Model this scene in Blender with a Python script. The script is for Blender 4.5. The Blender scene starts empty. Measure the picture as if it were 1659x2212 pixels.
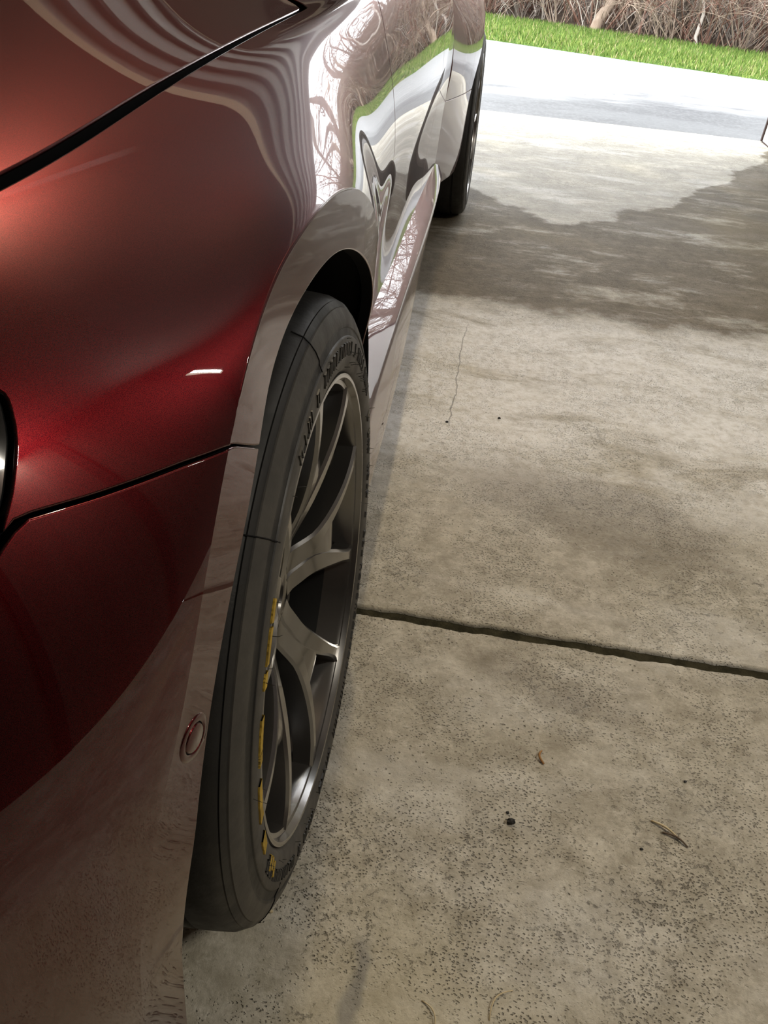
import bpy, bmesh, math, random
import numpy as np
from mathutils import Vector, Matrix

# ------------------------------------------------------------------ camera
IMG_W, IMG_H = 1659, 2212
CAM = dict(pos=(0.1131, -0.6121, 0.9171), yaw=-0.0914, pitch=0.6405, roll=0.0945, f=1691.0)
scene = bpy.context.scene
COL = scene.collection


def make_camera():
    y, p, r = CAM['yaw'], CAM['pitch'], CAM['roll']
    f = Vector((math.sin(y) * math.cos(p), math.cos(y) * math.cos(p), -math.sin(p)))
    rt = Vector((math.cos(y), -math.sin(y), 0))
    up = rt.cross(f)
    r2 = math.cos(r) * rt + math.sin(r) * up
    u2 = -math.sin(r) * rt + math.cos(r) * up
    cd = bpy.data.cameras.new('camera')
    cd.sensor_fit = 'VERTICAL'
    cd.sensor_height = 32.0
    cd.lens = CAM['f'] / IMG_H * 32.0
    cd.clip_start = 0.01
    cd.clip_end = 300
    o = bpy.data.objects.new('camera', cd)
    COL.objects.link(o)
    m = Matrix((r2, u2, -f)).transposed().to_4x4()
    m.translation = Vector(CAM['pos'])
    o.matrix_world = m
    scene.camera = o


make_camera()

# ------------------------------------------------------------------ world, light, exposure
world = bpy.data.worlds.new('overcast_sky')
scene.world = world
world.use_nodes = True
bg = world.node_tree.nodes['Background']
bg.inputs[0].default_value = (0.95, 0.975, 1.0, 1)
bg.inputs[1].default_value = 6.3
scene.view_settings.view_transform = 'Standard'
scene.view_settings.look = 'None'
scene.view_settings.exposure = 0.22
scene.view_settings.gamma = 1.0
scene.view_settings.use_curve_mapping = False
ADDED_LAMP_POWER = (9.0, 34.0)
BULB_POWER = 46.0
BULB_POS = (-0.12, 1.15, 2.42)               # bulb of the door opener
ADDED_LAMP_SPOTS = [(2.55, 1.41, 2.2), (2.25, -0.25, 2.75)]       # added, unseen: a streak tube on the right wall, a floor fill on the ceiling
CEIL_Z = 2.75


def add_light(name, kind, loc, rot, power, size, color):
    ld = bpy.data.lights.new(name, kind)
    ld.energy = power
    ld.color = color
    if kind == 'AREA':
        ld.shape = 'RECTANGLE'
        ld.size, ld.size_y = size
    o = bpy.data.objects.new(name, ld)
    o.location = loc
    o.rotation_euler = rot
    COL.objects.link(o)
    return o


# ------------------------------------------------------------------ material helpers
def new_mat(name):
    m = bpy.data.materials.new(name)
    m.use_nodes = True
    nt = m.node_tree
    return m, nt, nt.nodes['Principled BSDF']


def setp(b, **k):
    names = dict(color='Base Color', metal='Metallic', rough='Roughness', ior='IOR', coat='Coat Weight',
                 coat_rough='Coat Roughness', coat_ior='Coat IOR', spec='Specular IOR Level', alpha='Alpha',
                 trans='Transmission Weight', aniso='Anisotropic', sheen='Sheen Weight', emit='Emission Color', emit_s='Emission Strength')
    for a, v in k.items():
        i = b.inputs[names[a]]
        if a in ('color', 'emit'):
            v = (*v, 1) if len(v) == 3 else v
        i.default_value = v


def simple(name, color, rough=0.5, metal=0.0, **k):
    m, nt, b = new_mat(name)
    setp(b, color=color, rough=rough, metal=metal, **k)
    return m


class NT:
    """small node-graph builder"""
    def __init__(s, nt):
        s.nt = nt

    def n(s, t, **props):
        nd = s.nt.nodes.new(t)
        for a, v in props.items():
            setattr(nd, a, v)
        return nd

    def link(s, a, b):
        s.nt.links.new(a, b)

    def put(s, sock, v):
        if isinstance(v, bpy.types.NodeSocket):
            s.link(v, sock)
        elif v is not None:
            sock.default_value = v

    def coord(s):
        return s.n('ShaderNodeTexCoord').outputs['Object']

    def geo(s):
        return s.n('ShaderNodeNewGeometry').outputs['Position']

    def mapping(s, vec, scale=(1, 1, 1), loc=(0, 0, 0), rot=(0, 0, 0)):
        m = s.n('ShaderNodeMapping')
        s.link(vec, m.inputs[0])
        m.inputs['Location'].default_value = loc
        m.inputs['Rotation'].default_value = rot
        m.inputs['Scale'].default_value = scale
        return m.outputs[0]

    def noise(s, vec, scale, detail=4, rough=0.55, dist=0.0):
        m = s.n('ShaderNodeTexNoise')
        s.link(vec, m.inputs['Vector'])
        m.inputs['Scale'].default_value = scale
        m.inputs['Detail'].default_value = detail
        m.inputs['Roughness'].default_value = rough
        m.inputs['Distortion'].default_value = dist
        return m.outputs['Fac']

    def voronoi(s, vec, scale, feature='F1', rnd=1.0):
        m = s.n('ShaderNodeTexVoronoi', feature=feature)
        s.link(vec, m.inputs['Vector'])
        m.inputs['Scale'].default_value = scale
        m.inputs['Randomness'].default_value = rnd
        return m.outputs['Distance']

    def ramp(s, fac, a, b, c0=0.0, c1=1.0, smooth=True):
        m = s.n('ShaderNodeMapRange', interpolation_type='SMOOTHSTEP' if smooth else 'LINEAR')
        s.put(m.inputs[0], fac)
        m.inputs[1].default_value = a
        m.inputs[2].default_value = b
        m.inputs[3].default_value = c0
        m.inputs[4].default_value = c1
        return m.outputs[0]

    def math(s, op, a, b=None, c=None):
        m = s.n('ShaderNodeMath', operation=op)
        s.put(m.inputs[0], a)
        if b is not None:
            s.put(m.inputs[1], b)
        if c is not None:
            s.put(m.inputs[2], c)
        return m.outputs[0]

    def mix(s, fac, a, b, blend='MIX'):
        m = s.n('ShaderNodeMix', data_type='RGBA', blend_type=blend)
        s.put(m.inputs[0], fac)
        for i, v in ((6, a), (7, b)):
            if isinstance(v, tuple):
                v = (*v, 1) if len(v) == 3 else v
            s.put(m.inputs[i], v)
        return m.outputs[2]

    def bump(s, h, strength, dist, normal=None):
        m = s.n('ShaderNodeBump')
        m.inputs['Strength'].default_value = strength
        m.inputs['Distance'].default_value = dist
        s.link(h, m.inputs['Height'])
        if normal is not None:
            s.link(normal, m.inputs['Normal'])
        return m.outputs[0]

    def sep(s, vec):
        m = s.n('ShaderNodeSeparateXYZ')
        s.link(vec, m.inputs[0])
        return m.outputs


def mat_paint():
    m, nt, b = new_mat('metallic_red_paint')
    g = NT(nt)
    setp(b, color=(0.12, 0.008, 0.012), metal=1.0, rough=0.35, coat=1.0, coat_rough=0.012, coat_ior=1.60)
    v = g.voronoi(g.coord(), 2600)
    c = g.mix(g.ramp(v, 0.1, 0.7), (0.125, 0.0062, 0.0075), (0.05, 0.0025, 0.0045))
    g.link(c, b.inputs['Base Color'])
    return m


def mat_concrete():
    m, nt, b = new_mat('garage_concrete')
    g = NT(nt)
    P = g.geo()
    x, y, z = g.sep(P)
    base = g.mix(g.ramp(g.noise(P, 2.2, 5, 0.6), 0.3, 0.7), (0.51, 0.478, 0.40), (0.63, 0.595, 0.51))
    base = g.mix(g.ramp(g.noise(P, 26, 6, 0.7), 0.35, 0.7), base, (0.35, 0.32, 0.255))
    base = g.mix(g.math('MULTIPLY', g.ramp(g.noise(P, 150, 4, 0.7), 0.42, 0.66), 0.45), base, (0.27, 0.245, 0.195))
    base = g.mix(g.math('MULTIPLY', g.ramp(g.noise(g.mapping(P, (1, 1.6, 1), (2, 8, 0)), 48, 5, 0.75), 0.54, 0.68), 0.5), base, (0.72, 0.69, 0.62))
    mot = g.ramp(g.noise(g.mapping(P, (1, 1.35, 1), (4, 1, 0)), 11, 9, 0.72, 0.25), 0.40, 0.64)
    base = g.mix(g.math('MULTIPLY', mot, 0.42), base, (0.30, 0.272, 0.21))
    mot2 = g.ramp(g.noise(g.mapping(P, (1, 1.5, 1), (1, 6, 0)), 7, 8, 0.72, 0.3), 0.50, 0.66)
    base = g.mix(g.math('MULTIPLY', mot2, 0.40), base, (0.74, 0.71, 0.63))
    # mottled darkening near the door sill, put into the colour against overbright skylight
    sillw = g.math('MULTIPLY', g.ramp(y, 2.4, 3.0), g.ramp(y, 4.75, 4.3))
    wm = g.ramp(g.noise(g.mapping(P, (1, 1.3, 1), (2, 2, 0)), 5, 9, 0.75, 0.4), 0.36, 0.60, 0.35, 1.0)
    base = g.mix(g.math('MULTIPLY', g.math('MULTIPLY', sillw, wm), 0.75), base, (0.26, 0.245, 0.21))
    # warm cement patches
    base = g.mix(g.math('MULTIPLY', g.ramp(g.noise(P, 1.1, 3, 0.5, 0.4), 0.5, 0.68), 0.4), base, (0.64, 0.58, 0.40))
    # laitance: pale dusty bloom streaked across the slab, its sheen put into the colour
    Q = g.mapping(P, (1.1, 2.6, 1), (3.1, 0.4, 0))
    pale = g.ramp(g.noise(Q, 1.6, 6, 0.62, 0.3), 0.5, 0.66)
    band = g.math('MULTIPLY', g.ramp(y, 0.55, 1.0), g.ramp(y, 1.9, 1.55))
    band = g.math('MAXIMUM', g.math('MULTIPLY', pale, 0.30), g.math('MULTIPLY', band, g.ramp(g.noise(Q, 2.3, 7, 0.68, 0.5), 0.30, 0.54)))
    band = g.math('MULTIPLY', band, g.ramp(g.noise(P, 38, 5, 0.75), 0.30, 0.60, 0.45, 1.0))
    base = g.mix(g.math('MULTIPLY', band, 0.92), base, (0.90, 0.905, 0.90))
    # damp stain: a wide tongue of water across the slab with ragged edges
    wob = g.math('MULTIPLY', g.math('SUBTRACT', g.noise(P, 2.4, 6, 0.6), 0.5), 0.75)
    wob2 = g.math('MULTIPLY', g.math('SUBTRACT', g.noise(g.mapping(P, (1, 1, 1), (9, 4, 0)), 5.0, 6, 0.65), 0.5), 0.45)
    yy = g.math('ADD', y, wob)
    yn = g.math('ADD', y, wob2)
    # far edge bows: x .4 -> 2.85, x 1.3 -> 4.1
    far = g.math('ADD', 2.72, g.math('MULTIPLY', g.math('POWER', g.math('ABSOLUTE', g.math('SUBTRACT', x, 0.45)), 1.35), 1.45))
    wet_far = g.ramp(g.math('SUBTRACT', far, yy), -0.02, 0.05)
    wet_near = g.ramp(yn, 1.70, 1.84)
    wet = g.math('MULTIPLY', wet_far, wet_near)
    # dry islands inside the stain
    isl = g.ramp(g.noise(g.mapping(P, (1.0, 2.4, 1), (1.7, 2.2, 0)), 2.1, 8, 0.74, 0.3), 0.50, 0.66)
    wet = g.math('MULTIPLY', wet, g.math('SUBTRACT', 1.0, g.math('MULTIPLY', isl, 0.75)))
    # second, fainter damp blotches near the joint
    dx = g.math('DIVIDE', g.math('SUBTRACT', x, 0.42), 0.30)
    dy = g.math('DIVIDE', g.math('SUBTRACT', g.math('ADD', y, g.math('MULTIPLY', x, 0.35)), 0.86), 0.16)
    blot = g.ramp(g.math('ADD', g.math('ADD', g.math('MULTIPLY', dx, dx), g.math('MULTIPLY', dy, dy)), g.math('MULTIPLY', g.math('SUBTRACT', g.noise(P, 5, 5), 0.5), 1.6)), 1.2, 0.2)
    dx2 = g.math('DIVIDE', g.math('SUBTRACT', x, 0.30), 0.16)
    dy2 = g.math('DIVIDE', g.math('SUBTRACT', g.math('ADD', y, g.math('MULTIPLY', x, 0.25)), 0.31), 0.045)
    blot2 = g.ramp(g.math('ADD', g.math('ADD', g.math('MULTIPLY', dx2, dx2), g.math('MULTIPLY', dy2, dy2)), g.math('MULTIPLY', g.math('SUBTRACT', g.noise(P, 9, 5), 0.5), 2.2)), 1.2, 0.2)
    damp = g.math('MAXIMUM', g.math('MULTIPLY', blot, 0.5), g.math('MULTIPLY', blot2, 0.42))
    allwet = g.math('MAXIMUM', wet, damp)
    base = g.mix(allwet, base, g.mix(1.0, base, (0.38, 0.34, 0.285), 'MULTIPLY'))
    # old tyre smear and a hairline crack
    sx = g.math('SUBTRACT', x, g.math('ADD', 0.094, g.math('MULTIPLY', g.math('SUBTRACT', g.noise(P, 12, 3), 0.5), 0.05)))
    smear = g.math('MULTIPLY', g.ramp(g.math('ABSOLUTE', sx), 0.014, 0.003), g.math('MULTIPLY', g.ramp(y, -0.175, -0.21), g.ramp(y, -0.36, -0.30)))
    base = g.mix(g.math('MULTIPLY', smear, 0.55), base, (0.16, 0.165, 0.175))
    cx_ = g.math('SUBTRACT', x, g.math('ADD', 0.098, g.math('MULTIPLY', g.math('SUBTRACT', g.noise(P, 5, 4), 0.5), 0.05)))
    crk = g.math('MULTIPLY', g.ramp(g.math('ABSOLUTE', cx_), 0.0022, 0.0006), g.math('MULTIPLY', g.ramp(y, 0.95, 1.02), g.ramp(y, 1.62, 1.5)))
    base = g.mix(g.math('MULTIPLY', crk, 0.6), base, (0.09, 0.085, 0.08))
    # pits and specks
    Pj = g.mapping(P, (1.0, 1.5, 1.0))
    wv = g.n('ShaderNodeVectorMath', operation='ADD')
    nz = g.n('ShaderNodeTexNoise'); nz.inputs['Scale'].default_value = 60; g.link(P, nz.inputs['Vector'])
    sc_ = g.n('ShaderNodeVectorMath', operation='SCALE'); g.link(nz.outputs['Color'], sc_.inputs[0]); sc_.inputs['Scale'].default_value = 0.012
    g.link(Pj, wv.inputs[0]); g.link(sc_.outputs[0], wv.inputs[1])
    Pw = wv.outputs[0]
    cl = g.ramp(g.noise(P, 6, 6, 0.7), 0.42, 0.62)
    pit = g.math('MULTIPLY', g.ramp(g.voronoi(Pw, 210), 0.36, 0.14), cl)
    cl2 = g.ramp(g.noise(g.mapping(P, (1, 1, 1), (7, 3, 0)), 9, 5, 0.65), 0.5, 0.62)
    pit2 = g.math('MULTIPLY', g.ramp(g.voronoi(g.mapping(Pw, (1.3, 1, 1), (5, 5, 5)), 95), 0.22, 0.10), cl2)
    scab = g.math('MULTIPLY', g.ramp(g.noise(P, 95, 5, 0.75), 0.56, 0.66), g.ramp(g.noise(P, 3.3, 5, 0.7), 0.48, 0.64))
    pits = g.math('MAXIMUM', g.math('MAXIMUM', pit, pit2), g.math('MULTIPLY', scab, 0.55))
    base = g.mix(g.math('MULTIPLY', pits, 0.48), base, (0.075, 0.066, 0.05))
    g.link(base, b.inputs['Base Color'])
    rough = g.math('ADD', 0.62, g.math('MULTIPLY', wet, 0.12))
    setp(b, spec=0.28)
    g.link(rough, b.inputs['Roughness'])
    h = g.math('SUBTRACT', g.math('MULTIPLY', g.noise(P, 70, 6, 0.7), 0.5), g.math('MULTIPLY', pits, 1.0))
    g.link(g.bump(h, 0.85, 0.005), b.inputs['Normal'])
    return m


def mat_asphalt():
    m, nt, b = new_mat('driveway_asphalt')
    g = NT(nt)
    P = g.geo()
    x, y, z = g.sep(P)
    c = g.mix(g.ramp(g.noise(g.mapping(P, (0.6, 1.6, 1)), 1.3, 6, 0.65, 0.4), 0.36, 0.62), (0.04, 0.044, 0.05), (0.082, 0.088, 0.094))
    # dry: grazing sky sheen put into the colour, paler away from the damp strip
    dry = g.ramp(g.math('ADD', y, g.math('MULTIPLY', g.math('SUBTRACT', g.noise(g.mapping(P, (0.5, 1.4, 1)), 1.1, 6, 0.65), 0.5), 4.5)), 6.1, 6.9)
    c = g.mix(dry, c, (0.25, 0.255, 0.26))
    c = g.mix(g.math('MULTIPLY', g.ramp(g.noise(P, 34, 5, 0.75), 0.45, 0.62), 0.7), c, (0.12, 0.127, 0.133))
    c = g.mix(g.math('MULTIPLY', g.ramp(g.noise(P, 17, 5, 0.75), 0.62, 0.68), 0.6), c, (0.03, 0.033, 0.036))
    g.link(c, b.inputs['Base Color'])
    setp(b, rough=0.45, spec=0.32)
    g.link(g.bump(g.noise(P, 120, 4, 0.7), 0.35, 0.004), b.inputs['Normal'])
    return m


def mat_ground(name, a, c, scale=6):
    m, nt, b = new_mat(name)
    g = NT(nt)
    P = g.geo()
    col = g.mix(g.ramp(g.noise(P, scale, 6, 0.7), 0.35, 0.65), a, c)
    g.link(col, b.inputs['Base Color'])
    setp(b, rough=0.95, spec=0.1)
    g.link(g.bump(g.noise(P, scale * 8, 5, 0.7), 0.8, 0.03), b.inputs['Normal'])
    return m


def mat_noisy(name, a, c, scale=8, rough=0.8, spec=0.3, bump=0.3, stretch=(1, 1, 1)):
    m, nt, b = new_mat(name)
    g = NT(nt)
    P = g.mapping(g.coord(), stretch)
    g.link(g.mix(g.ramp(g.noise(P, scale, 5, 0.65), 0.3, 0.7), a, c), b.inputs['Base Color'])
    setp(b, rough=rough, spec=spec)
    if bump:
        g.link(g.bump(g.noise(P, scale * 3, 5, 0.7), bump, 0.01), b.inputs['Normal'])
    return m


def mat_rubber(name, a, c, rough=0.62):
    m, nt, b = new_mat(name)
    g = NT(nt)
    P = g.coord()
    col = g.mix(g.ramp(g.noise(P, 14, 6, 0.7), 0.35, 0.7), a, c)
    g.link(col, b.inputs['Base Color'])
    g.link(g.ramp(g.noise(P, 30, 5), 0.3, 0.7, rough - 0.08, rough + 0.12), b.inputs['Roughness'])
    g.link(g.bump(g.noise(P, 220, 3, 0.6), 0.12, 0.002), b.inputs['Normal'])
    return m


def mat_wall():
    return mat_noisy('white_wall_paint', (0.70, 0.67, 0.64), (0.78, 0.755, 0.72), 3, 0.7, 0.3, 0.1)


M = {}
M['paint'] = mat_paint()
M['black'] = simple('black_plastic', (0.012, 0.012, 0.013), 0.55)
M['cavity'] = simple('dark_liner', (0.006, 0.006, 0.007), 0.85, spec=0.2)
M['gap'] = simple('panel_gap_shade', (0.004, 0.004, 0.005), 0.9, spec=0.1)  # black for panel edge returns and backing: gap shade put into the colour
M['lens'] = simple('dark_lamp_lens', (0.01, 0.011, 0.012), 0.06, coat=0.6)
M['tyre'] = mat_rubber('tyre_rubber', (0.009, 0.009, 0.009), (0.016, 0.0158, 0.015), 0.55)
M['side'] = mat_rubber('tyre_sidewall_rubber', (0.043, 0.040, 0.036), (0.066, 0.061, 0.053), 0.6)
M['letter'] = mat_rubber('raised_rubber', (0.03, 0.029, 0.027), (0.05, 0.048, 0.044), 0.5)
M['yellow'] = mat_noisy('worn_yellow_paint', (0.55, 0.36, 0.04), (0.30, 0.20, 0.03), 60, 0.7, 0.3, 0.3)
M['wheel'] = simple('gunmetal_wheel_paint', (0.20, 0.196, 0.19), 0.22, 0.92, coat=0.5, coat_rough=0.08)
M['barrel'] = simple('dark_wheel_barrel', (0.022, 0.022, 0.022), 0.36, 0.6)
M['disc'] = simple('brake_disc_steel', (0.04, 0.04, 0.044), 0.35, 0.9)
M['caliper'] = simple('caliper_dark_paint', (0.02, 0.02, 0.022), 0.4)
M['glass'] = simple('tinted_car_glass', (0.01, 0.012, 0.012), 0.03, coat=0.5)
M['concrete'] = mat_concrete()
M['joint'] = mat_noisy('joint_dirt', (0.028, 0.026, 0.016), (0.06, 0.055, 0.034), 40, 0.95, 0.1, 0.6)
M['asphalt'] = mat_asphalt()
M['lawn'] = mat_ground('lawn_soil', (0.05, 0.09, 0.018), (0.08, 0.14, 0.025), 3)
M['litter'] = mat_ground('leaf_litter', (0.055, 0.04, 0.03), (0.11, 0.08, 0.06), 4)
M['wall'] = mat_wall()
M['ply'] = mat_noisy('bare_plywood', (0.105, 0.08, 0.07), (0.15, 0.12, 0.105), 3, 0.8, 0.2, 0.2, (1, 1, 0.2))
M['ceiling'] = mat_noisy('ceiling_board', (0.30, 0.27, 0.26), (0.36, 0.33, 0.32), 2, 0.8, 0.2, 0)
M['siding'] = mat_noisy('exterior_siding', (0.5, 0.48, 0.44), (0.58, 0.55, 0.5), 3, 0.8)
M['white'] = simple('white_trim_paint', (0.88, 0.87, 0.84), 0.5)
M['seal'] = simple('dark_weatherstrip', (0.05, 0.025, 0.02), 0.7)
M['steel'] = simple('galvanised_track', (0.35, 0.35, 0.36), 0.4, 0.7)
M['bulb'] = simple('lit_bulb_glass', (1, 0.95, 0.85), 0.3, emit=(1.0, 0.85, 0.6), emit_s=5.0)
M['lamp'] = simple('added_lamp_diffuser', (0.9, 0.9, 0.85), 0.5, emit=(1.0, 0.90, 0.72), emit_s=4.0)


# ------------------------------------------------------------------ object helpers
def tag(o, label=None, cat=None, group=None, kind=None):
    for k, v in (('label', label), ('category', cat), ('group', group), ('kind', kind)):
        if v:
            o[k] = v
    return o


def empty(name, loc=(0, 0, 0), parent=None):
    o = bpy.data.objects.new(name, None)
    o.empty_display_size = 0.1
    COL.objects.link(o)
    o.location = loc
    if parent:
        o.parent = parent
    return o


def mesh_obj(name, verts, faces, mat, parent=None, smooth=True, mats=None, mi=None, normals=None):
    me = bpy.data.meshes.new(name)
    me.from_pydata([tuple(map(float, v)) for v in verts], [], [tuple(int(i) for i in f) for f in faces])
    me.update()
    for mm in (mats or [mat]):
        me.materials.append(mm)
    if mi is not None:
        me.polygons.foreach_set('material_index', mi)
    if smooth is True:
        me.polygons.foreach_set('use_smooth', [True] * len(me.polygons))
    elif smooth is not False:
        me.polygons.foreach_set('use_smooth', smooth)
    if normals is not None:
        me.normals_split_custom_set_from_vertices([tuple(map(float, n)) for n in normals])
    o = bpy.data.objects.new(name, me)
    COL.objects.link(o)
    if parent:
        o.parent = parent
    return o


class MB:
    """collects simple solids into one mesh"""
    def __init__(s):
        s.v, s.f = [], []

    def add(s, v, f):
        k = len(s.v)
        s.v += [tuple(p) for p in v]
        s.f += [tuple(i + k for i in q) for q in f]
        return s

    def box(s, a, b):
        (x0, y0, z0), (x1, y1, z1) = a, b
        v = [(x0, y0, z0), (x1, y0, z0), (x1, y1, z0), (x0, y1, z0), (x0, y0, z1), (x1, y0, z1), (x1, y1, z1), (x0, y1, z1)]
        return s.add(v, [(3, 2, 1, 0), (4, 5, 6, 7), (0, 1, 5, 4), (1, 2, 6, 5), (2, 3, 7, 6), (3, 0, 4, 7)])

    def tube(s, pts, rads, n=6, cap=True):
        pts = [Vector(p) for p in pts]
        k0 = len(s.v)
        ref = Vector((0.13, 0.29, 0.95)).normalized()
        for i, p in enumerate(pts):
            d = (pts[min(i + 1, len(pts) - 1)] - pts[max(i - 1, 0)])
            d = d.normalized() if d.length > 1e-9 else Vector((0, 0, 1))
            a = d.cross(ref)
            if a.length < 1e-3:
                a = d.cross(Vector((1, 0, 0)))
            a.normalize()
            c = d.cross(a)
            for j in range(n):
                t = 2 * math.pi * j / n
                s.v.append(tuple(p + (a * math.cos(t) + c * math.sin(t)) * rads[i]))
        for i in range(len(pts) - 1):
            for j in range(n):
                q = k0 + i * n
                s.f.append((q + j, q + (j + 1) % n, q + n + (j + 1) % n, q + n + j))
        if cap:
            s.f.append(tuple(k0 + j for j in range(n))[::-1])
            q = k0 + (len(pts) - 1) * n
            s.f.append(tuple(q + j for j in range(n)))
        return s

    def lathe_x(s, prof, n, a0=0.0, a1=2 * math.pi, wobble=None):
        """revolve (x, r) profile about the local X axis"""
        full = abs(a1 - a0 - 2 * math.pi) < 1e-6
        k0 = len(s.v)
        cnt = n if full else n + 1
        for i in range(cnt):
            t = a0 + (a1 - a0) * i / n
            for (x, r) in prof:
                s.v.append((x, r * math.cos(t), r * math.sin(t)))
        m = len(prof)
        for i in range(n):
            p, q = k0 + i * m, k0 + ((i + 1) % cnt) * m
            for j in range(m - 1):
                s.f.append((p + j, p + j + 1, q + j + 1, q + j))
        return s

    def build(s, name, mat, parent=None, smooth=False):
        return mesh_obj(name, s.v, s.f, mat, parent, smooth)


def auto_smooth(o, deg=35):
    me = o.data
    bm = bmesh.new()
    bm.from_mesh(me)
    bmesh.ops.recalc_face_normals(bm, faces=bm.faces)
    for f in bm.faces:
        f.smooth = True
    for e in bm.edges:
        if len(e.link_faces) == 2 and e.calc_face_angle(0) > math.radians(deg):
            e.smooth = False
    bm.to_mesh(me)
    bm.free()
    return o


def bevel(o, w=0.004, seg=2):
    m = o.modifiers.new('bevel', 'BEVEL')
    m.width = w
    m.segments = seg
    m.limit_method = 'ANGLE'
    return o


rng = random.Random(7)

# ================================================================== garage shell
JOINT_Y = 0.335
SILL_Y = 5.14
XR, XL, YB = 2.55, -5.2, -3.6


def slab(name, x0, x1, ya, yb, parent, jit_a, jit_b, seed):
    """one floor slab with slightly ragged, rounded joint edges"""
    r = random.Random(seed)
    n = 420
    xs = [x0 + (x1 - x0) * i / n for i in range(n + 1)]
    # dense where the joint is in view
    xs = sorted(set([x0 + (-0.4 - x0) * i / 40 for i in range(41)] + [-0.4 + 2.2 * i / 420 for i in range(421)] + [1.8 + (x1 - 1.8) * i / 20 for i in range(21)]))
    def edge(y, amp):
        out, w = [], 0
        for _ in xs:
            w = w * 0.82 + r.uniform(-1, 1) * amp
            out.append(y + w)
        return out
    ea, eb = edge(ya, jit_a), edge(yb, jit_b)
    rad = 0.004
    rows = []
    for (off, z, which) in ((0, -0.03, 'a'), (0, -rad, 'a'), (rad, 0, 'a'), (-rad, 0, 'b'), (0, -rad, 'b'), (0, -0.03, 'b')):
        e = ea if which == 'a' else eb
        rows.append([(x, y + off, z) for x, y in zip(xs, e)])
    v = [p for row in rows for p in row]
    m = len(xs)
    f = [(k * m + i, k * m + i + 1, (k + 1) * m + i + 1, (k + 1) * m + i) for k in range(len(rows) - 1) for i in range(m - 1)]
    sm = [k != 2 for k in range(len(rows) - 1) for i in range(m - 1)]
    return mesh_obj(name, v, f, M['concrete'], parent, sm)


floor = empty('floor')
tag(floor, kind='structure')
slab('floor_slab', XL, XR, YB, JOINT_Y - 0.010, floor, 0, 0.0013, 1)
slab('floor_slab', XL, XR, JOINT_Y + 0.010, SILL_Y, floor, 0.0011, 0.0015, 2)
MB().box((XL, JOINT_Y - 0.03, -0.05), (XR, JOINT_Y + 0.03, -0.0075)).build('expansion_joint', M['joint'], floor)

# walls, ceiling, opening
OP_L, OP_R, OP_T = -3.1, 1.775, 2.25
w = MB()
w.box((OP_R, 4.98, 0), (XR + 0.15, SILL_Y, CEIL_Z)).box((XL - 0.15, 4.98, 0), (OP_L, SILL_Y, CEIL_Z)).box((OP_L, 4.98, OP_T), (OP_R, SILL_Y, CEIL_Z))
tag(w.build('wall_front', M['wall']), kind='structure')
tag(MB().box((XR, YB, 0), (XR + 0.15, 4.98, CEIL_Z)).build('wall_right', M['ply']), kind='structure')
tag(MB().box((XL - 0.15, YB, 0), (XL, 4.98, CEIL_Z)).build('wall_left', M['wall']), kind='structure')
tag(MB().box((XL - 0.15, YB - 0.15, 0), (XR + 0.15, YB, CEIL_Z)).build('wall_back', M['ply']), kind='structure')
tag(MB().box((XL - 0.15, YB - 0.15, CEIL_Z), (XR + 0.15, SILL_Y, CEIL_Z + 0.12)).build('ceiling', M['ceiling']), kind='structure')
# right-hand door jamb with its weatherstrip
jamb = empty('trim_1', (OP_R, 5.0, 0))
tag(jamb, kind='structure')
b_ = MB().box((-0.002, -0.62, 0.004), (0.10, 0.10, OP_T)).build('jamb_board', M['white'], jamb)
bevel(b_, 0.006)
MB().box((-0.010, 0.10, 0.004), (0.02, 0.12, OP_T)).build('weatherstrip', M['seal'], jamb)
MB().box((-0.004, -0.62, 0.0), (0.10, 0.10, 0.006)).build('jamb_foot', M['seal'], jamb)
jl = empty('trim_2', (OP_L, 5.0, 0))
tag(jl, kind='structure')
MB().box((-0.10, -0.02, 0.0), (0.0, 0.12, OP_T)).build('jamb_board', M['white'], jl)
# unseen battens added on the right wall for stripes reflected in the paint
for i, (yy, ww, dd) in enumerate([(4.35, 0.09, 0.03), (4.02, 0.05, 0.025), (3.62, 0.14, 0.03), (3.25, 0.05, 0.03), (2.95, 0.05, 0.03), (2.3, 0.09, 0.03), (1.4, 0.09, 0.03), (0.2, 0.09, 0.03), (-1.0, 0.09, 0.03)]):
    tag(MB().box((XR - dd, yy - ww / 2, 0.0), (XR, yy + ww / 2, CEIL_Z)).build('trim_%d' % (3 + i), M['black'] if i in (1, 3, 4) else M['seal']), kind='structure')

# overhead door, rolled up flat below the ceiling
od = empty('door_1', (0, 0, 0))
tag(od, kind='structure')
for i in range(4):
    y1 = 4.72 - i * 0.465
    p = MB().box((OP_L - 0.05, y1 - 0.458, 2.32), (OP_R + 0.05, y1, 2.365)).build('door_panel', M['white'], od)
    # steel stiffening struts hang below each section
    for dy in ((0.06, 0.34) if i % 2 else (0.18,)):
        MB().box((OP_L - 0.02, y1 - dy - 0.045, 2.285), (OP_R + 0.02, y1 - dy, 2.32)).build('door_strut', M['seal'], od)
for x in (OP_L - 0.10, OP_R + 0.08):
    MB().box((x - 0.02, 2.3, 2.30), (x + 0.02, 4.9, 2.38)).build('door_track', M['steel'], od)

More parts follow.
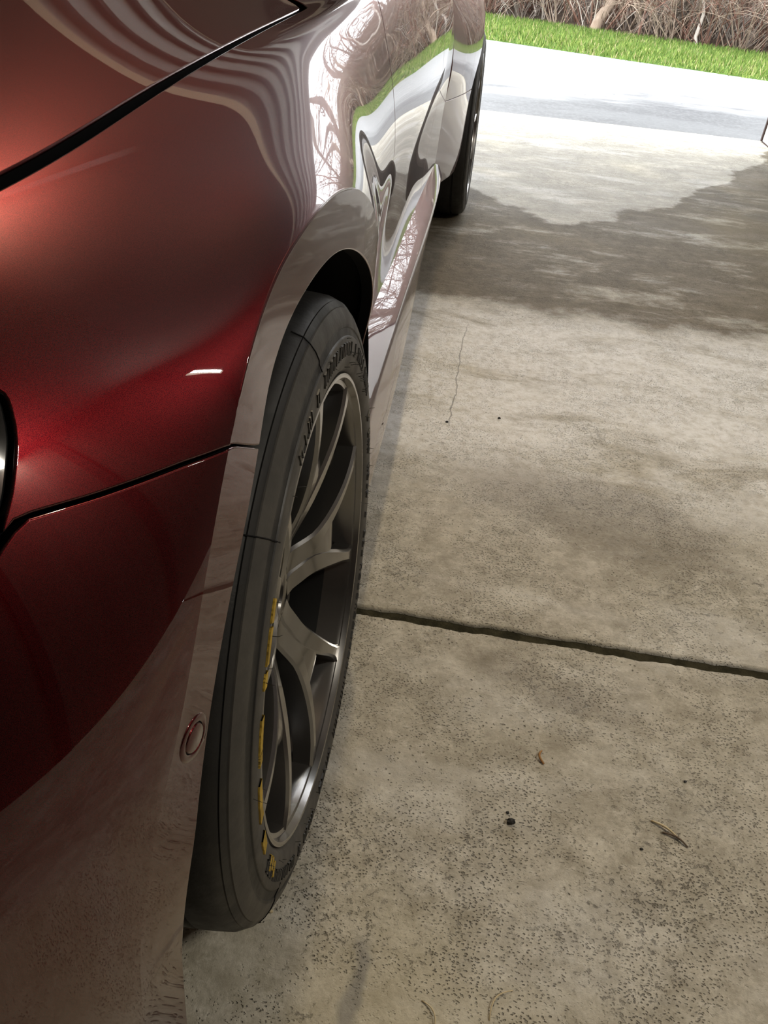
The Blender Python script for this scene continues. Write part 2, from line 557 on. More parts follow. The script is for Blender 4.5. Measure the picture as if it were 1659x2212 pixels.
# unseen added lights: ceiling fill for the floor, wall tube for a paint streak
(lx, ly, lz) = ADDED_LAMP_SPOTS[1]
t = empty('added_fill_light', (lx, ly, lz))
tag(t, 'unseen strip light added on the garage ceiling to brighten the near floor', 'added light')
MB().box((-0.27, -0.035, -0.05), (0.27, 0.035, 0.0)).build('housing', M['white'], t)
MB().box((-0.25, -0.018, -0.07), (0.25, 0.018, -0.05)).build('diffuser', M['lamp'], t)
add_light('added_fill_lamp', 'AREA', (lx, ly, lz - 0.085), (0, 0, 0), ADDED_LAMP_POWER[1], (0.5, 0.036), (1.0, 0.93, 0.80))
(lx, ly, lz) = ADDED_LAMP_SPOTS[0]
t = empty('added_streak_tube', (lx, ly, lz))
tag(t, 'unseen slim tube light added on the garage wall for a bright streak in the paint', 'wall light')
MB().box((-0.03, -0.025, -0.22), (0.0, 0.025, 0.22)).build('housing', M['white'], t)
MB().tube([(-0.045, 0.012, -0.20), (-0.05, 0.0, 0.0), (-0.045, -0.012, 0.20)], [0.014] * 3, 10).build('tube', M['lamp'], t, True)
add_light('added_streak_lamp', 'AREA', (lx - 0.07, ly, lz), (0, math.radians(90), 0), ADDED_LAMP_POWER[0], (0.36, 0.024), (1.0, 0.95, 0.85))

# door opener hanging from the ceiling, its bulb lit
op = empty('door_opener', (BULB_POS[0], BULB_POS[1], CEIL_Z))
tag(op, 'ceiling-hung garage door opener with a lit bulb above the car', 'door opener')
bevel(MB().box((-0.13, -0.28, -0.30), (0.13, 0.02, -0.12)).build('motor_housing', M['steel'], op), 0.02)
for hx in (-0.12, 0.10):
    MB().box((hx, -0.2, -0.13), (hx + 0.02, -0.17, 0.0)).build('hanger_strap', M['steel'], op)
MB().box((-0.02, 0.0, -0.20), (0.02, 2.8, -0.16)).build('chain_rail', M['steel'], op)
blb = MB()
for i in range(9):
    a_ = math.pi * i / 8
    blb.v += [(0.035 * math.sin(a_) * math.cos(t), 0.07 + 0.035 * math.sin(a_) * math.sin(t), -0.26 + 0.035 * math.cos(a_)) for t in [2 * math.pi * j / 12 for j in range(12)]]
blb.f = [(i * 12 + j, i * 12 + (j + 1) % 12, (i + 1) * 12 + (j + 1) % 12, (i + 1) * 12 + j) for i in range(8) for j in range(12)]
blb.build('bulb', M['bulb'], op, True)
bl = add_light('opener_bulb_lamp', 'POINT', (BULB_POS[0], BULB_POS[1] + 0.07, CEIL_Z - 0.34), (0, 0, 0), BULB_POWER, None, (1.0, 0.80, 0.52))
bl.data.shadow_soft_size = 0.05

# ================================================================== outside ground
EDGE_A = lambda x: 9.66 - 0.40 * x       # driveway / lawn edge
EDGE_B = lambda x: 12.19 - 0.50 * x      # lawn / thicket edge
v = [(-26, SILL_Y, -0.022), (13, SILL_Y, -0.022), (13, EDGE_A(13) - 1.0, -0.03), (-26, EDGE_A(-26), -0.03)]
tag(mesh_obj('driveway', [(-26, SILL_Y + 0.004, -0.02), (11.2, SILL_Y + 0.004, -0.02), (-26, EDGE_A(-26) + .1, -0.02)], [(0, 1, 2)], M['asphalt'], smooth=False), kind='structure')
MBd = MB().box((-26, SILL_Y - 0.01, -0.2), (11.2, SILL_Y + 0.004, -0.03))


def strip(name, fa, fb, mat, z, x0=-26, x1=24, nx=80, ny=10):
    vv, ff = [], []
    for i in range(nx + 1):
        x = x0 + (x1 - x0) * i / nx
        for j in range(ny + 1):
            s_ = j / ny
            y = fa(x) + (fb(x) - fa(x)) * s_
            vv.append((x, y, z(x, y, s_)))
    for i in range(nx):
        for j in range(ny):
            a = i * (ny + 1) + j
            ff.append((a, a + ny + 1, a + ny + 2, a + 1))
    return tag(mesh_obj(name, vv, ff, mat), kind='structure')


LAWN_Z = lambda s_: -0.02 + 0.05 * min(1, s_ * 4)
strip('lawn', EDGE_A, EDGE_B, M['lawn'], lambda x, y, s_: LAWN_Z(s_))


def bank_z(x, y):
    d = max(0.0, (y - EDGE_B(x)) * 0.9)
    return 0.02 + 0.16 * d ** 0.9 + 0.12 * math.sin(x * 1.3 + y) * min(1, d / 3) + 0.06 * math.sin(3.1 * x - 1.7 * y) * min(1, d / 2)


strip('woodland_floor', lambda x: EDGE_B(x) - 0.02, lambda x: EDGE_B(x) + 26, M['litter'], lambda x, y, s_: bank_z(x, y), nx=120, ny=60)
GEN_AFTER_CAR = True

# ================================================================== car body surface
# control sections: y -> eight (x, z) points: bottom, low side, mid side, upper side, shoulder, bonnet gap / belt, bonnet, centre line
CX = -0.93
FRONT = [
    (-0.90, [(-0.74, .15), (-.69, .32), (-.695, .47), (-.705, .56), (-.72, .62), (-.745, .655), (-.82, .68), (CX, .69)]),
    (-0.75, [(-.42, .14), (-.372, .32), (-.375, .48), (-.395, .58), (-.43, .655), (-.48, .705), (-.62, .745), (CX, .765)]),
    (-0.55, [(-.165, .14), (-.132, .33), (-.136, .49), (-.170, .605), (-.238, .687), (-.300, .742), (-.46, .800), (CX, .818)]),
    (-0.35, [(-.034, .14), (-.017, .33), (-.017, .50), (-.045, .625), (-.105, .712), (-.185, .775), (-.38, .838), (CX, .858)]),
    (-0.20, [(-.030, .14), (-.010, .33), (-.010, .52), (-.019, .678), (-.080, .741), (-.152, .787), (-.34, .853), (CX, .878)]),
    (0.00, [(-.030, .15), (-.010, .33), (-.008, .52), (-.014, .728), (-.078, .766), (-.150, .800), (-.33, .867), (CX, .90)]),
    (0.20, [(-.030, .17), (-.010, .33), (-.008, .52), (-.015, .712), (-.080, .785), (-.150, .813), (-.33, .881), (CX, .92)]),
    (0.45, [(-.050, .20), (-.038, .33), (-.034, .50), (-.043, .690), (-.098, .805), (-.150, .824), (-.33, .893), (CX, .94)]),
    (0.75, [(-.088, .22), (-.072, .34), (-.060, .52), (-.060, .710), (-.099, .828), (-.150, .846), (-.33, .915), (CX, .96)]),
    (1.05, [(-.092, .22), (-.076, .34), (-.060, .52), (-.057, .715), (-.094, .845), (-.150, .905), (-.33, .95), (CX, .97)]),
    (1.50, [(-.092, .22), (-.076, .34), (-.060, .52), (-.055, .715), (-.090, .855), (-.145, .935), (-.33, .965), (CX, .98)]),
    (2.00, [(-.088, .22), (-.072, .34), (-.058, .52), (-.053, .715), (-.086, .860), (-.145, .945), (-.33, .97), (CX, .99)]),
]
REAR = [
    (2.00, [(-.088, .22), (-.072, .34), (-.058, .52), (-.052, .700), (-.086, .860), (-.150, .955), (-.50, .98), (CX, .99)]),
    (2.20, [(-.050, .23), (-.032, .34), (-.022, .52), (-.026, .700), (-.075, .855), (-.150, .957), (-.50, .98), (CX, .99)]),
    (2.42, [(-.014, .24), (-.002, .34), (.002, .52), (-.006, .700), (-.062, .850), (-.150, .958), (-.50, .98), (CX, .99)]),
    (2.735, [(-.010, .24), (.000, .34), (.004, .52), (-.004, .710), (-.058, .850), (-.150, .960), (-.50, .98), (CX, .99)]),
    (3.10, [(-.060, .24), (-.040, .34), (-.034, .52), (-.040, .700), (-.085, .850), (-.170, .960), (-.50, .98), (CX, .99)]),
    (3.40, [(-.200, .26), (-.160, .36), (-.150, .52), (-.160, .700), (-.200, .850), (-.270, .950), (-.55, .97), (CX, .98)]),
    (3.58, [(-.640, .28), (-.580, .38), (-.570, .52), (-.580, .700), (-.610, .840), (-.660, .930), (-.80, .95), (CX, .96)]),
]


def natural_spline(xk, yk, xq):
    """natural cubic spline, yk (n, ...) -> values at xq"""
    xk = np.asarray(xk, float)
    yk = np.asarray(yk, float)
    n = len(xk)
    h = np.diff(xk)
    A = np.zeros((n, n))
    rhs = np.zeros_like(yk)
    A[0, 0] = A[-1, -1] = 1
    for i in range(1, n - 1):
        A[i, i - 1], A[i, i], A[i, i + 1] = h[i - 1], 2 * (h[i - 1] + h[i]), h[i]
        rhs[i] = 6 * ((yk[i + 1] - yk[i]) / h[i] - (yk[i] - yk[i - 1]) / h[i - 1])
    m = np.linalg.solve(A, rhs.reshape(n, -1)).reshape(yk.shape)
    xq = np.asarray(xq, float)
    i = np.clip(np.searchsorted(xk, xq) - 1, 0, n - 2)
    sh = (-1,) + (1,) * (yk.ndim - 1)
    a = ((xk[i + 1] - xq) / h[i]).reshape(sh)
    b = ((xq - xk[i]) / h[i]).reshape(sh)
    hh = (h[i] ** 2 / 6).reshape(sh)
    return a * yk[i] + b * yk[i + 1] + ((a ** 3 - a) * m[i] + (b ** 3 - b) * m[i + 1]) * hh


VK = np.array([0, 1, 2, 3, 3.48, 3.9, 4.9, 7.9])      # spacing follows the arc length roughly


def body_points(table, ys, vs):
    yk = [r[0] for r in table]
    sec = natural_spline(yk, np.array([r[1] for r in table]), ys)         # (ny, 8, 2)
    out = np.zeros((len(ys), len(vs), 3))
    prof = natural_spline(VK, np.transpose(sec, (1, 0, 2)), vs)            # (nv, ny, 2)
    out[:, :, 0] = prof[:, :, 0].T
    out[:, :, 2] = prof[:, :, 1].T
    out[:, :, 1] = np.asarray(ys)[:, None]
    # shoulder crease fading in behind the wheel
    yv = out[:, :, 1]
    amp = 0.0065 * np.clip((yv - 0.30) / 0.35, 0, 1) ** 2 * (3 - 2 * np.clip((yv - 0.30) / 0.35, 0, 1))
    tent = np.clip(1 - np.abs(np.asarray(vs)[None, :] - 3.48) / 0.26, 0, 1)
    out[:, :, 2] += amp * tent
    out[:, :, 0] += amp * tent * 0.6
    # the front edge of the rear flare leans
    out[:, :, 1] -= 0.33 * (out[:, :, 2] - 0.45) * np.exp(-((yv - 2.0) / 0.28) ** 2)
    return out


def grid_normals(P):
    du = np.gradient(P, axis=0)
    dv = np.gradient(P, axis=1)
    n = np.cross(dv, du)
    n = n / (np.linalg.norm(n, axis=2, keepdims=True) + 1e-12)
    if n[:, : max(2, P.shape[1] // 2), 0].mean() < 0:
        n = -n
    return n


class Patch:
    def __init__(s, table, y0, y1, v0, v1, dy, nv):
        ys = np.linspace(y0, y1, max(2, int(round((y1 - y0) / dy))) + 1)
        vs = np.linspace(v0, v1, nv)
        s.P = body_points(table, ys, vs)
        # normals from a slightly larger stencil so the edges are exact too
        e = 1e-3
        s.N = grid_normals(s.P)
        s.ny, s.nv = len(ys), len(vs)

    def soup(s):
        idx = np.arange(s.ny * s.nv).reshape(s.ny, s.nv)
        f = np.stack([idx[:-1, :-1], idx[1:, :-1], idx[1:, 1:], idx[:-1, 1:]], -1).reshape(-1, 4)
        return s.P.reshape(-1, 3).copy(), s.N.reshape(-1, 3).copy(), [tuple(q) for q in f]


def clip(V, N, F, g):
    """keep the part of the surface where g(points) >= 0"""
    d = np.asarray(g(V[:, 0], V[:, 1], V[:, 2]))
    V, N = list(map(tuple, V)), list(map(tuple, N))
    cache, out = {}, []

    def cut(a, b):
        key = (a, b) if a < b else (b, a)
        if key not in cache:
            i, j = key
            t = d[i] / (d[i] - d[j])
            cache[key] = len(V)
            V.append(tuple(V[i][k] + (V[j][k] - V[i][k]) * t for k in range(3)))
            N.append(tuple(N[i][k] + (N[j][k] - N[i][k]) * t for k in range(3)))
        return cache[key]
    for q in F:
        s_ = [d[i] >= 0 for i in q]
        if all(s_):
            out.append(q)
        elif any(s_):
            poly = []
            for k in range(len(q)):
                a, b = q[k], q[(k + 1) % len(q)]
                if s_[k]:
                    poly.append(a)
                if s_[k] != s_[(k + 1) % len(q)]:
                    poly.append(cut(a, b))
            poly = [p for k, p in enumerate(poly) if p != poly[k - 1]]
            if len(poly) >= 3:
                out.append(tuple(poly))
    used = sorted({i for q in out for i in q})
    remap = {i: k for k, i in enumerate(used)}
    return np.array([V[i] for i in used]), np.array([N[i] for i in used]), [tuple(remap[i] for i in q) for q in out]


def with_rim(V, N, F, depth=0.014, roll=0.0015, mi=None):
    """fold the free edges of a panel inwards so it has thickness; a tiny rolled lip catches light"""
    N = N / (np.linalg.norm(N, axis=1, keepdims=True) + 1e-12)
    cnt = {}
    for q in F:
        for k in range(len(q)):
            a, b = q[k], q[(k + 1) % len(q)]
            cnt[(a, b)] = cnt.get((a, b), 0) + 1
    edges = [(a, b) for (a, b) in cnt if (b, a) not in cnt]
    # outward direction in the surface at every edge vertex
    out_dir = {}
    for a, b in edges:
        e = V[b] - V[a]
        for i in (a, b):
            o = np.cross(e, N[i])
            l = np.linalg.norm(o)
            if l > 1e-12:
                out_dir[i] = out_dir.get(i, 0) + o / l
    V2, N2, F2 = list(map(tuple, V)), list(map(tuple, N)), list(F)
    sm = [True] * len(F)
    ring = {}
    for i, o in out_dir.items():
        o = o / (np.linalg.norm(o) + 1e-12)
        k = len(V2)
        V2.append(tuple(V[i])); N2.append(tuple(N[i]))
        V2.append(tuple(V[i] + o * roll * 0.7 - N[i] * roll * 0.3)); N2.append(tuple((N[i] + o) / 1.414))
        V2.append(tuple(V[i] + o * roll - N[i] * roll)); N2.append(tuple(o))
        V2.append(tuple(V[i] + o * roll - N[i] * depth)); N2.append(tuple(o))
        ring[i] = k
    for a, b in edges:
        if a in ring and b in ring:
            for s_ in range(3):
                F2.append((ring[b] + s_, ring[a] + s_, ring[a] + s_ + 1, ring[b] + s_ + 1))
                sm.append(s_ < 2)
    return np.array(V2), np.array(N2), F2, [0 if q else 1 for q in sm]  # depth faces take the black gap material as painted shade


def mirrored(V, N, F):
    V, N = V.copy(), N.copy()
    V[:, 0] = 2 * CX - V[:, 0]
    N[:, 0] *= -1
    return V, N, [q[::-1] for q in F]


def panel_obj(name, parts, mat, parent, depth=0.014, roll=0.0015):
    """parts: list of (V, N, F) joined into one panel mesh"""
    VV, NN, FF, k, mi = [], [], [], 0, []
    for (V, N, F) in parts:
        if not len(F):
            continue
        V, N, F, m_ = with_rim(V, N, F, depth, roll)
        mi += m_
        VV.append(V); NN.append(N)
        FF += [tuple(i + k for i in q) for q in F]
        k += len(V)
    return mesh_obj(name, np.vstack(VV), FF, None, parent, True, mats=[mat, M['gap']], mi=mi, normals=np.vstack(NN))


# --- outlines shared by the panels
WR, WZ, WB = 0.325, 0.325, 2.735
ARCH_R = 0.367


def sstep(a, b, x):
    t = np.clip((x - a) / (b - a), 0, 1)
    return t * t * (3 - 2 * t)


def crease_r(c):
    """outer radius of the arch flange as a function of cos(angle)"""
    return 0.407 + 0.026 * sstep(-0.15, 0.85, c)


def arch_polar(y, z, yc):
    dz = np.maximum(z - WZ, 0)
    r = np.hypot(y - yc, dz)
    return r, (y - yc) / np.maximum(r, 1e-6)


def g_front_crease(x, y, z):
    r, c = arch_polar(y, z, 0.0)
    return np.where((np.abs(y) < 0.6), r - crease_r(c), 1.0)


def g_rear_arch(x, y, z):
    r, c = arch_polar(y, z, WB)
    return r - 0.378


HOODX_Y = np.array([-0.9, -0.75, -0.55, -0.35, -0.20, 0.0, 0.2, 0.45, 0.75, 1.05])
HOODX_X = np.array([-.745, -.48, -.300, -.185, -.152, -.15, -.15, -.15, -.15, -.15])


def hood_edge(y):
    return natural_spline(HOODX_Y, HOODX_X, np.clip(y, -0.9, 1.05))


def g_hood(x, y, z):
    """>0 inside the bonnet"""
    a = (hood_edge(y) - x)
    b = 0.57 - y
    k = 0.04
    # rounded corner
    return np.where((a < k) & (b < k), k - np.hypot(np.maximum(k - a, 0), np.maximum(k - b, 0)), np.minimum(a, b))


BG_Y = np.array([-0.90, -0.60, -0.40, -0.361, -0.348, -0.332, -0.315, -0.290, -0.261, -0.224, -0.199, -0.12])
BG_Z = np.array([0.555, 0.611, 0.657, 0.678, 0.684, 0.681, 0.6775, 0.673, 0.668, 0.660, 0.644, 0.60])


def bumper_gap_z(y):
    return np.interp(y, BG_Y, BG_Z)


def g_bumper(x, y, z):
    """>0 above the bumper joint"""
    return np.where(y < 0, z - bumper_gap_z(y), 1.0)


LAMP_POLY = np.array([(-.3145, .728), (-.325, .716), (-.347, .697), (-.364, .684), (-.40, .667), (-.60, .621), (-.89, .56), (-.89, .625), (-.60, .69), (-.40, .740), (-.342, .748), (-.320, .740)])


def g_lamp(x, y, z):
    """>0 outside the headlamp outline (signed distance to a rounded polygon in side view)"""
    p = np.stack([y, z], -1)
    n = len(LAMP_POLY)
    d = np.full(len(p), 1e9)
    inside = np.zeros(len(p), bool)
    for i in range(n):
        a, b = LAMP_POLY[i], LAMP_POLY[(i + 1) % n]
        e = b - a
        t = np.clip(((p - a) @ e) / (e @ e), 0, 1)
        d = np.minimum(d, np.linalg.norm(p - a - t[:, None] * e, axis=1))
        c = ((a[1] > p[:, 1]) != (b[1] > p[:, 1]))
        xx = (b[0] - a[0]) * (p[:, 1] - a[1]) / (b[1] - a[1] + 1e-12) + a[0]
        inside ^= c & (p[:, 0] < xx)
    return np.where(inside, -d, d) - 0.004


DOOR_Y = 0.742


def g_door_front(x, y, z):
    """>0 behind the front shut line of the front door"""
    yy = DOOR_Y + 0.015 * np.sin((z - 0.4) * 6)
    return y - yy


GAP = 0.0022
car = empty('car', (0, 0, 0))
tag(car, 'dark metallic red car parked in the garage, seen along its side from the front corner', 'car')

side = Patch(FRONT, -0.55, 1.02, 0.0, 4.2, 0.008, 150)


def region(patch, *gs):
    V, N, F = patch.soup()
    for g in gs:
        V, N, F = clip(V, N, F, g)
    return V, N, F


# lookup of the body x for a point (y, z) of the side
def side_x_table(patch_table, ys, vs):
    return body_points(patch_table, ys, vs)


TY = np.linspace(-0.6, 0.75, 136)
TV = np.linspace(0, 3.9, 240)
TP = body_points(FRONT, TY, TV)


def side_x(y, z):
    y = np.atleast_1d(np.asarray(y, float)); z = np.atleast_1d(np.asarray(z, float))
    out = np.zeros(len(y))
    fi = np.clip((y - TY[0]) / (TY[1] - TY[0]), 0, len(TY) - 1.001)
    for k in range(len(y)):
        i = int(fi[k]); t = fi[k] - i
        xa = np.interp(z[k], np.maximum.accumulate(TP[i, :, 2]), TP[i, :, 0])
        xb = np.interp(z[k], np.maximum.accumulate(TP[i + 1, :, 2]), TP[i + 1, :, 0])
        out[k] = xa * (1 - t) + xb * t
    return out


def fix_winding(V, N, F):
    q = F[len(F) // 2]
    nn = np.cross(V[q[1]] - V[q[0]], V[q[2]] - V[q[0]])
    if np.dot(nn, N[q[0]]) < 0:
        F = [p[::-1] for p in F]
    return V, N, F


# --- arch flange: path runs up in front of the wheel, over it and down behind
def flange_patch():
    path = []                                     # (kind, cos, sin, zlow)
    for z in np.linspace(0.10, WZ, 24)[:-1]:
        path.append((-1.0, 0.0, z))
    for a in np.linspace(math.pi, 0, 150):
        path.append((math.cos(a), math.sin(a), WZ))
    for z in np.linspace(WZ, 0.20, 16)[1:]:
        path.append((1.0, 0.0, z))
    path = np.array(path)
    c, s_, zl = path[:, 0], path[:, 1], path[:, 2]
    rc = crease_r(c) + 0.0
    yo, zo = c * rc, zl + s_ * rc
    xo = side_x(yo, zo)
    ri = np.full(len(c), ARCH_R)
    # inner edge stands a little proud; it tucks in low down in front of the wheel
    rise = 0.005
    xi = xo + rise * sstep(-1.0, -0.6, c) + 0.004 * (1 - sstep(-1.0, -0.6, c))
    xi = np.where(c > 0, np.minimum(xi, 0.002), xi)
    zi_ = zl + s_ * ri
    meas = np.interp(zi_, [0.10, 0.22, 0.31, 0.44, 0.58, 0.66], [-0.034, -0.030, -0.026, -0.013, -0.009, -0.006])
    wgt = 1 - sstep(-0.75, -0.35, c)
    xi = meas * wgt + xi * (1 - wgt)
    flare = np.where((c < -0.99) & (zl < WZ), 0.10 * np.maximum(WZ - zl, 0), 0)
    yi, zi = c * ri - flare * 0.12, zl + s_ * ri
    k = 8
    t = np.linspace(0, 1, k)
    P = np.zeros((len(c), k, 3))
    P[:, :, 0] = xi[:, None] * (1 - t) + xo[:, None] * t - 0.0
    P[:, :, 1] = yi[:, None] * (1 - t) + yo[:, None] * t
    P[:, :, 2] = zi[:, None] * (1 - t) + zo[:, None] * t
    # smooth the x values along the path
    for _ in range(6):
        P[1:-1, :-1, 0] = 0.25 * P[:-2, :-1, 0] + 0.5 * P[1:-1, :-1, 0] + 0.25 * P[2:, :-1, 0]
    n = np.cross(np.gradient(P, axis=0), np.gradient(P, axis=1))
    n /= np.linalg.norm(n, axis=2, keepdims=True) + 1e-12
    if n[:, :, 0].mean() < 0:
        n = -n
    idx = np.arange(P.shape[0] * k).reshape(P.shape[0], k)
    f = np.stack([idx[:-1, :-1], idx[:-1, 1:], idx[1:, 1:], idx[1:, :-1]], -1).reshape(-1, 4)
    V = P.reshape(-1, 3)
    F = [tuple(q) for q in f]
    return fix_winding(V, n.reshape(-1, 3), F)


def reg(patch, *gs):
    V, N, F = region(patch, *gs)
    return fix_winding(V, N, F) if len(F) else (V, N, F)


FLV = flange_patch()


def flange_region(*gs):
    V, N, F = FLV[0].copy(), FLV[1].copy(), list(FLV[2])
    for g in gs:
        V, N, F = clip(V, N, F, g)
    return V, N, F


notg = lambda g, o=0.0: (lambda x, y, z: -g(x, y, z) - o)
off = lambda g, o: (lambda x, y, z: g(x, y, z) - o)

# fender
fender_parts = [
    reg(side, g_front_crease, off(g_bumper, GAP), notg(g_hood, GAP), off(g_lamp, GAP), notg(g_door_front, GAP), lambda x, y, z: np.where(y > 0, z - 0.20, 1), lambda x, y, z: np.where(y < -.3, z - .60, 1)),
    flange_region(off(g_bumper, GAP)),
]
# bumper uses its own patch that reaches round the nose
nose = Patch(FRONT, -0.90, 0.0, 0.0, 4.4, 0.008, 150)
flange_front = lambda x, y, z: -y
fender_parts[1] = flange_region(lambda x, y, z: np.where(y < 0, z - bumper_gap_z(y) - GAP, 1.0))
fender = panel_obj('fender', fender_parts, M['paint'], car)
bumper_parts = [
    reg(nose, g_front_crease, lambda x, y, z: bumper_gap_z(y) - z - GAP, off(g_lamp, GAP), lambda x, y, z: -0.1 - y),
    flange_region(lambda x, y, z: np.where(y < 0, bumper_gap_z(y) - z - GAP, -1.0)),
]
bumper = panel_obj('front_bumper', bumper_parts, M['paint'], car)
# headlamp lens, set a little below the panels
lamp_patch = Patch(FRONT, -0.88, -0.26, 2.2, 4.1, 0.006, 90)
V, N, F = reg(lamp_patch, notg(g_lamp, 0.001))
headlight = panel_obj('headlight', [(V - N * 0.004, N, F)], M['lens'], car, depth=0.03)
# bonnet
hood_patch = Patch(FRONT, -0.90, 0.80, 3.7, 7.9, 0.010, 110)
V, N, F = reg(hood_patch, off(g_hood, 0.0095), lambda x, y, z: np.where(y < -0.3, z - bumper_gap_z(y) - 0.02, 1))
hood = panel_obj('bonnet', [(V - N * 0.003, N, F), mirrored(V - N * 0.003, N, F)], M['paint'], car, depth=0.03, roll=0.002)
V, N, F = reg(hood_patch, notg(g_hood, 0.004), lambda x, y, z: y - 0.45, lambda x, y, z: -0.158 - x)
panel_obj('cowl', [(V - N * 0.008, N, F), mirrored(V - N * 0.008, N, F)], M['black'], car)
# dark sheet added for shade below the shut lines so no light passes through
for nm, ptch, gs in (('shut_line_shade', side, [lambda x, y, z: g_front_crease(x, y, z) - 0.004, lambda x, y, z: z - 0.24]),):
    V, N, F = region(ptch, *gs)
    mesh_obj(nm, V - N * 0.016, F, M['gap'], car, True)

# doors
dside = Patch(FRONT, 0.62, 2.0, 0.0, 3.92, 0.012, 120)
DOOR2_Y = 1.80
g_d2 = lambda x, y, z: 1.62 + 0.0 * z - y
panel_obj('front_door', [reg(dside, off(g_door_front, GAP), off(g_d2, GAP), lambda x, y, z: z - 0.285)], M['paint'], car)
SK_Z = 0.285
RG = lambda y: 0.515 - 0.06 * np.clip((y - 1.97) / 0.42, 0, 1.5) * 0.3
reard = Patch(REAR, 2.0, 3.58, 0.0, 3.92, 0.010, 120)
g_rdoor = lambda x, y, z: 2.30 + 0.16 * np.clip((z - 0.6) / 0.3, 0, 1.0) - y
g_low = lambda x, y, z: RG(y) - z
panel_obj('rear_door', [reg(dside, notg(g_d2, GAP), lambda x, y, z: z - 0.285), reg(reard, lambda x, y, z: z - RG(y) - GAP, lambda x, y, z: np.hypot(y - WB, np.maximum(z - WZ, 0)) - 0.378, g_rdoor)], M['paint'], car)
panel_obj('rear_flare', [reg(reard, lambda x, y, z: RG(y) - GAP - z, g_rear_arch, lambda x, y, z: 2.6 - y, lambda x, y, z: z - 0.235 - 0.0 * y)], M['paint'], car)
panel_obj('rear_quarter_panel', [reg(reard, lambda x, y, z: -(2.30 + 0.16 * np.clip((z - 0.6) / 0.3, 0, 1.0) - y) - GAP, g_rear_arch, lambda x, y, z: np.where(y < 2.6, z - RG(y) - GAP, 1.0))], M['paint'], car)
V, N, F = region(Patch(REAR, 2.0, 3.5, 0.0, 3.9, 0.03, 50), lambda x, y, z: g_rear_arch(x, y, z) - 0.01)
mesh_obj('shut_line_shade', V - N * 0.012, F, M['gap'], car, True)
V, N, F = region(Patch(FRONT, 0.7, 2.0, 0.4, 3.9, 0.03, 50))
mesh_obj('shut_line_shade', V - N * 0.012, F, M['gap'], car, True)


# side skirt
def skirt():
    ys = np.array([0.36, 0.42, 0.56, 0.80, 1.10, 1.50, 1.85, 2.02, 2.10])
    inner = [(-.030, .31), (-.040, .315), (-.070, .33), (-.082, .33), (-.084, .33), (-.083, .33), (-.080, .33), (-.075, .33), (-.072, .33)]
    ridge = [(-.018, .28), (-.020, .28), (-.026, .28), (-.031, .28), (-.033, .28), (-.034, .28), (-.040, .28), (-.046, .28), (-.05, .28)]
    outer = [(-.006, .205), (-.006, .205), (-.008, .20), (-.013, .20), (-.024, .20), (-.040, .205), (-.052, .21), (-.057, .22), (-.06, .225)]
    under = [(x - 0.02, z - 0.03) for x, z in outer]
    belly = [(-0.25, 0.155)] * len(ys)
    ctl = np.array([inner, ridge, outer, under, belly])           # (5, n, 2)
    yq = np.linspace(ys[0], ys[-1], 90)
    sm = np.stack([natural_spline(ys, ctl[k], yq) for k in range(5)])
    # subdivide with small rounded edges
    rows = []
    def lerp(a, b, t):
        return a * (1 - t) + b * t
    chain = [sm[0] + np.array([-0.03, 0.0]), sm[0]]
    pts = [sm[0], lerp(sm[0], sm[1], .3), lerp(sm[0], sm[1], .6), lerp(sm[0], sm[1], .9), lerp(lerp(sm[0], sm[1], .96), lerp(sm[1], sm[2], .04), .5), lerp(sm[1], sm[2], .08),
           lerp(sm[1], sm[2], .5), lerp(sm[1], sm[2], .93), lerp(lerp(sm[1], sm[2], .97), lerp(sm[2], sm[3], .06), .5), lerp(sm[2], sm[3], .15), sm[3], sm[4]]
    V = np.zeros((len(pts), len(yq), 3))
    for k, p in enumerate(pts):
        V[k, :, 0], V[k, :, 1], V[k, :, 2] = p[:, 0], yq, p[:, 1]
    m = len(yq)
    f = [(k * m + i, (k + 1) * m + i, (k + 1) * m + i + 1, k * m + i + 1) for k in range(len(pts) - 1) for i in range(m - 1)]
    # closing caps at both ends
    f.append(tuple(k * m for k in range(len(pts))))
    f.append(tuple(k * m + m - 1 for k in range(len(pts)))[::-1])
    o = mesh_obj('side_skirt', V.reshape(-1, 3), f, M['paint'], car, True)
    return auto_smooth(o, 30)


skirt()

# parking sensor disc on the bumper flange
def sensor():
    y, z = -0.335, 0.516
    k = int(np.argmin((FLV[0][:, 1] - y) ** 2 + (FLV[0][:, 2] - z) ** 2))
    x = float(FLV[0][k, 0])
    y, z = float(FLV[0][k, 1]), float(FLV[0][k, 2])
    n = Vector([float(q) for q in FLV[1][k]]).normalized()
    e = empty('parking_sensor', (x, y, z), car)
    e.rotation_euler = n.to_track_quat('X', 'Z').to_euler()
    MB().lathe_x([(0.0012, 0.0001), (0.0012, 0.0088), (0.0006, 0.0094), (-0.0006, 0.0097), (-0.0006, 0.0103), (0.0008, 0.0106), (0.0011, 0.0116), (0.0007, 0.0148), (-0.0004, 0.0156), (-0.002, 0.0158)], 40).build('sensor_face', M['paint'], e, True)
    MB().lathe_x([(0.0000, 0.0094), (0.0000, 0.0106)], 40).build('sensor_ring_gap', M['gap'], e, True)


sensor()

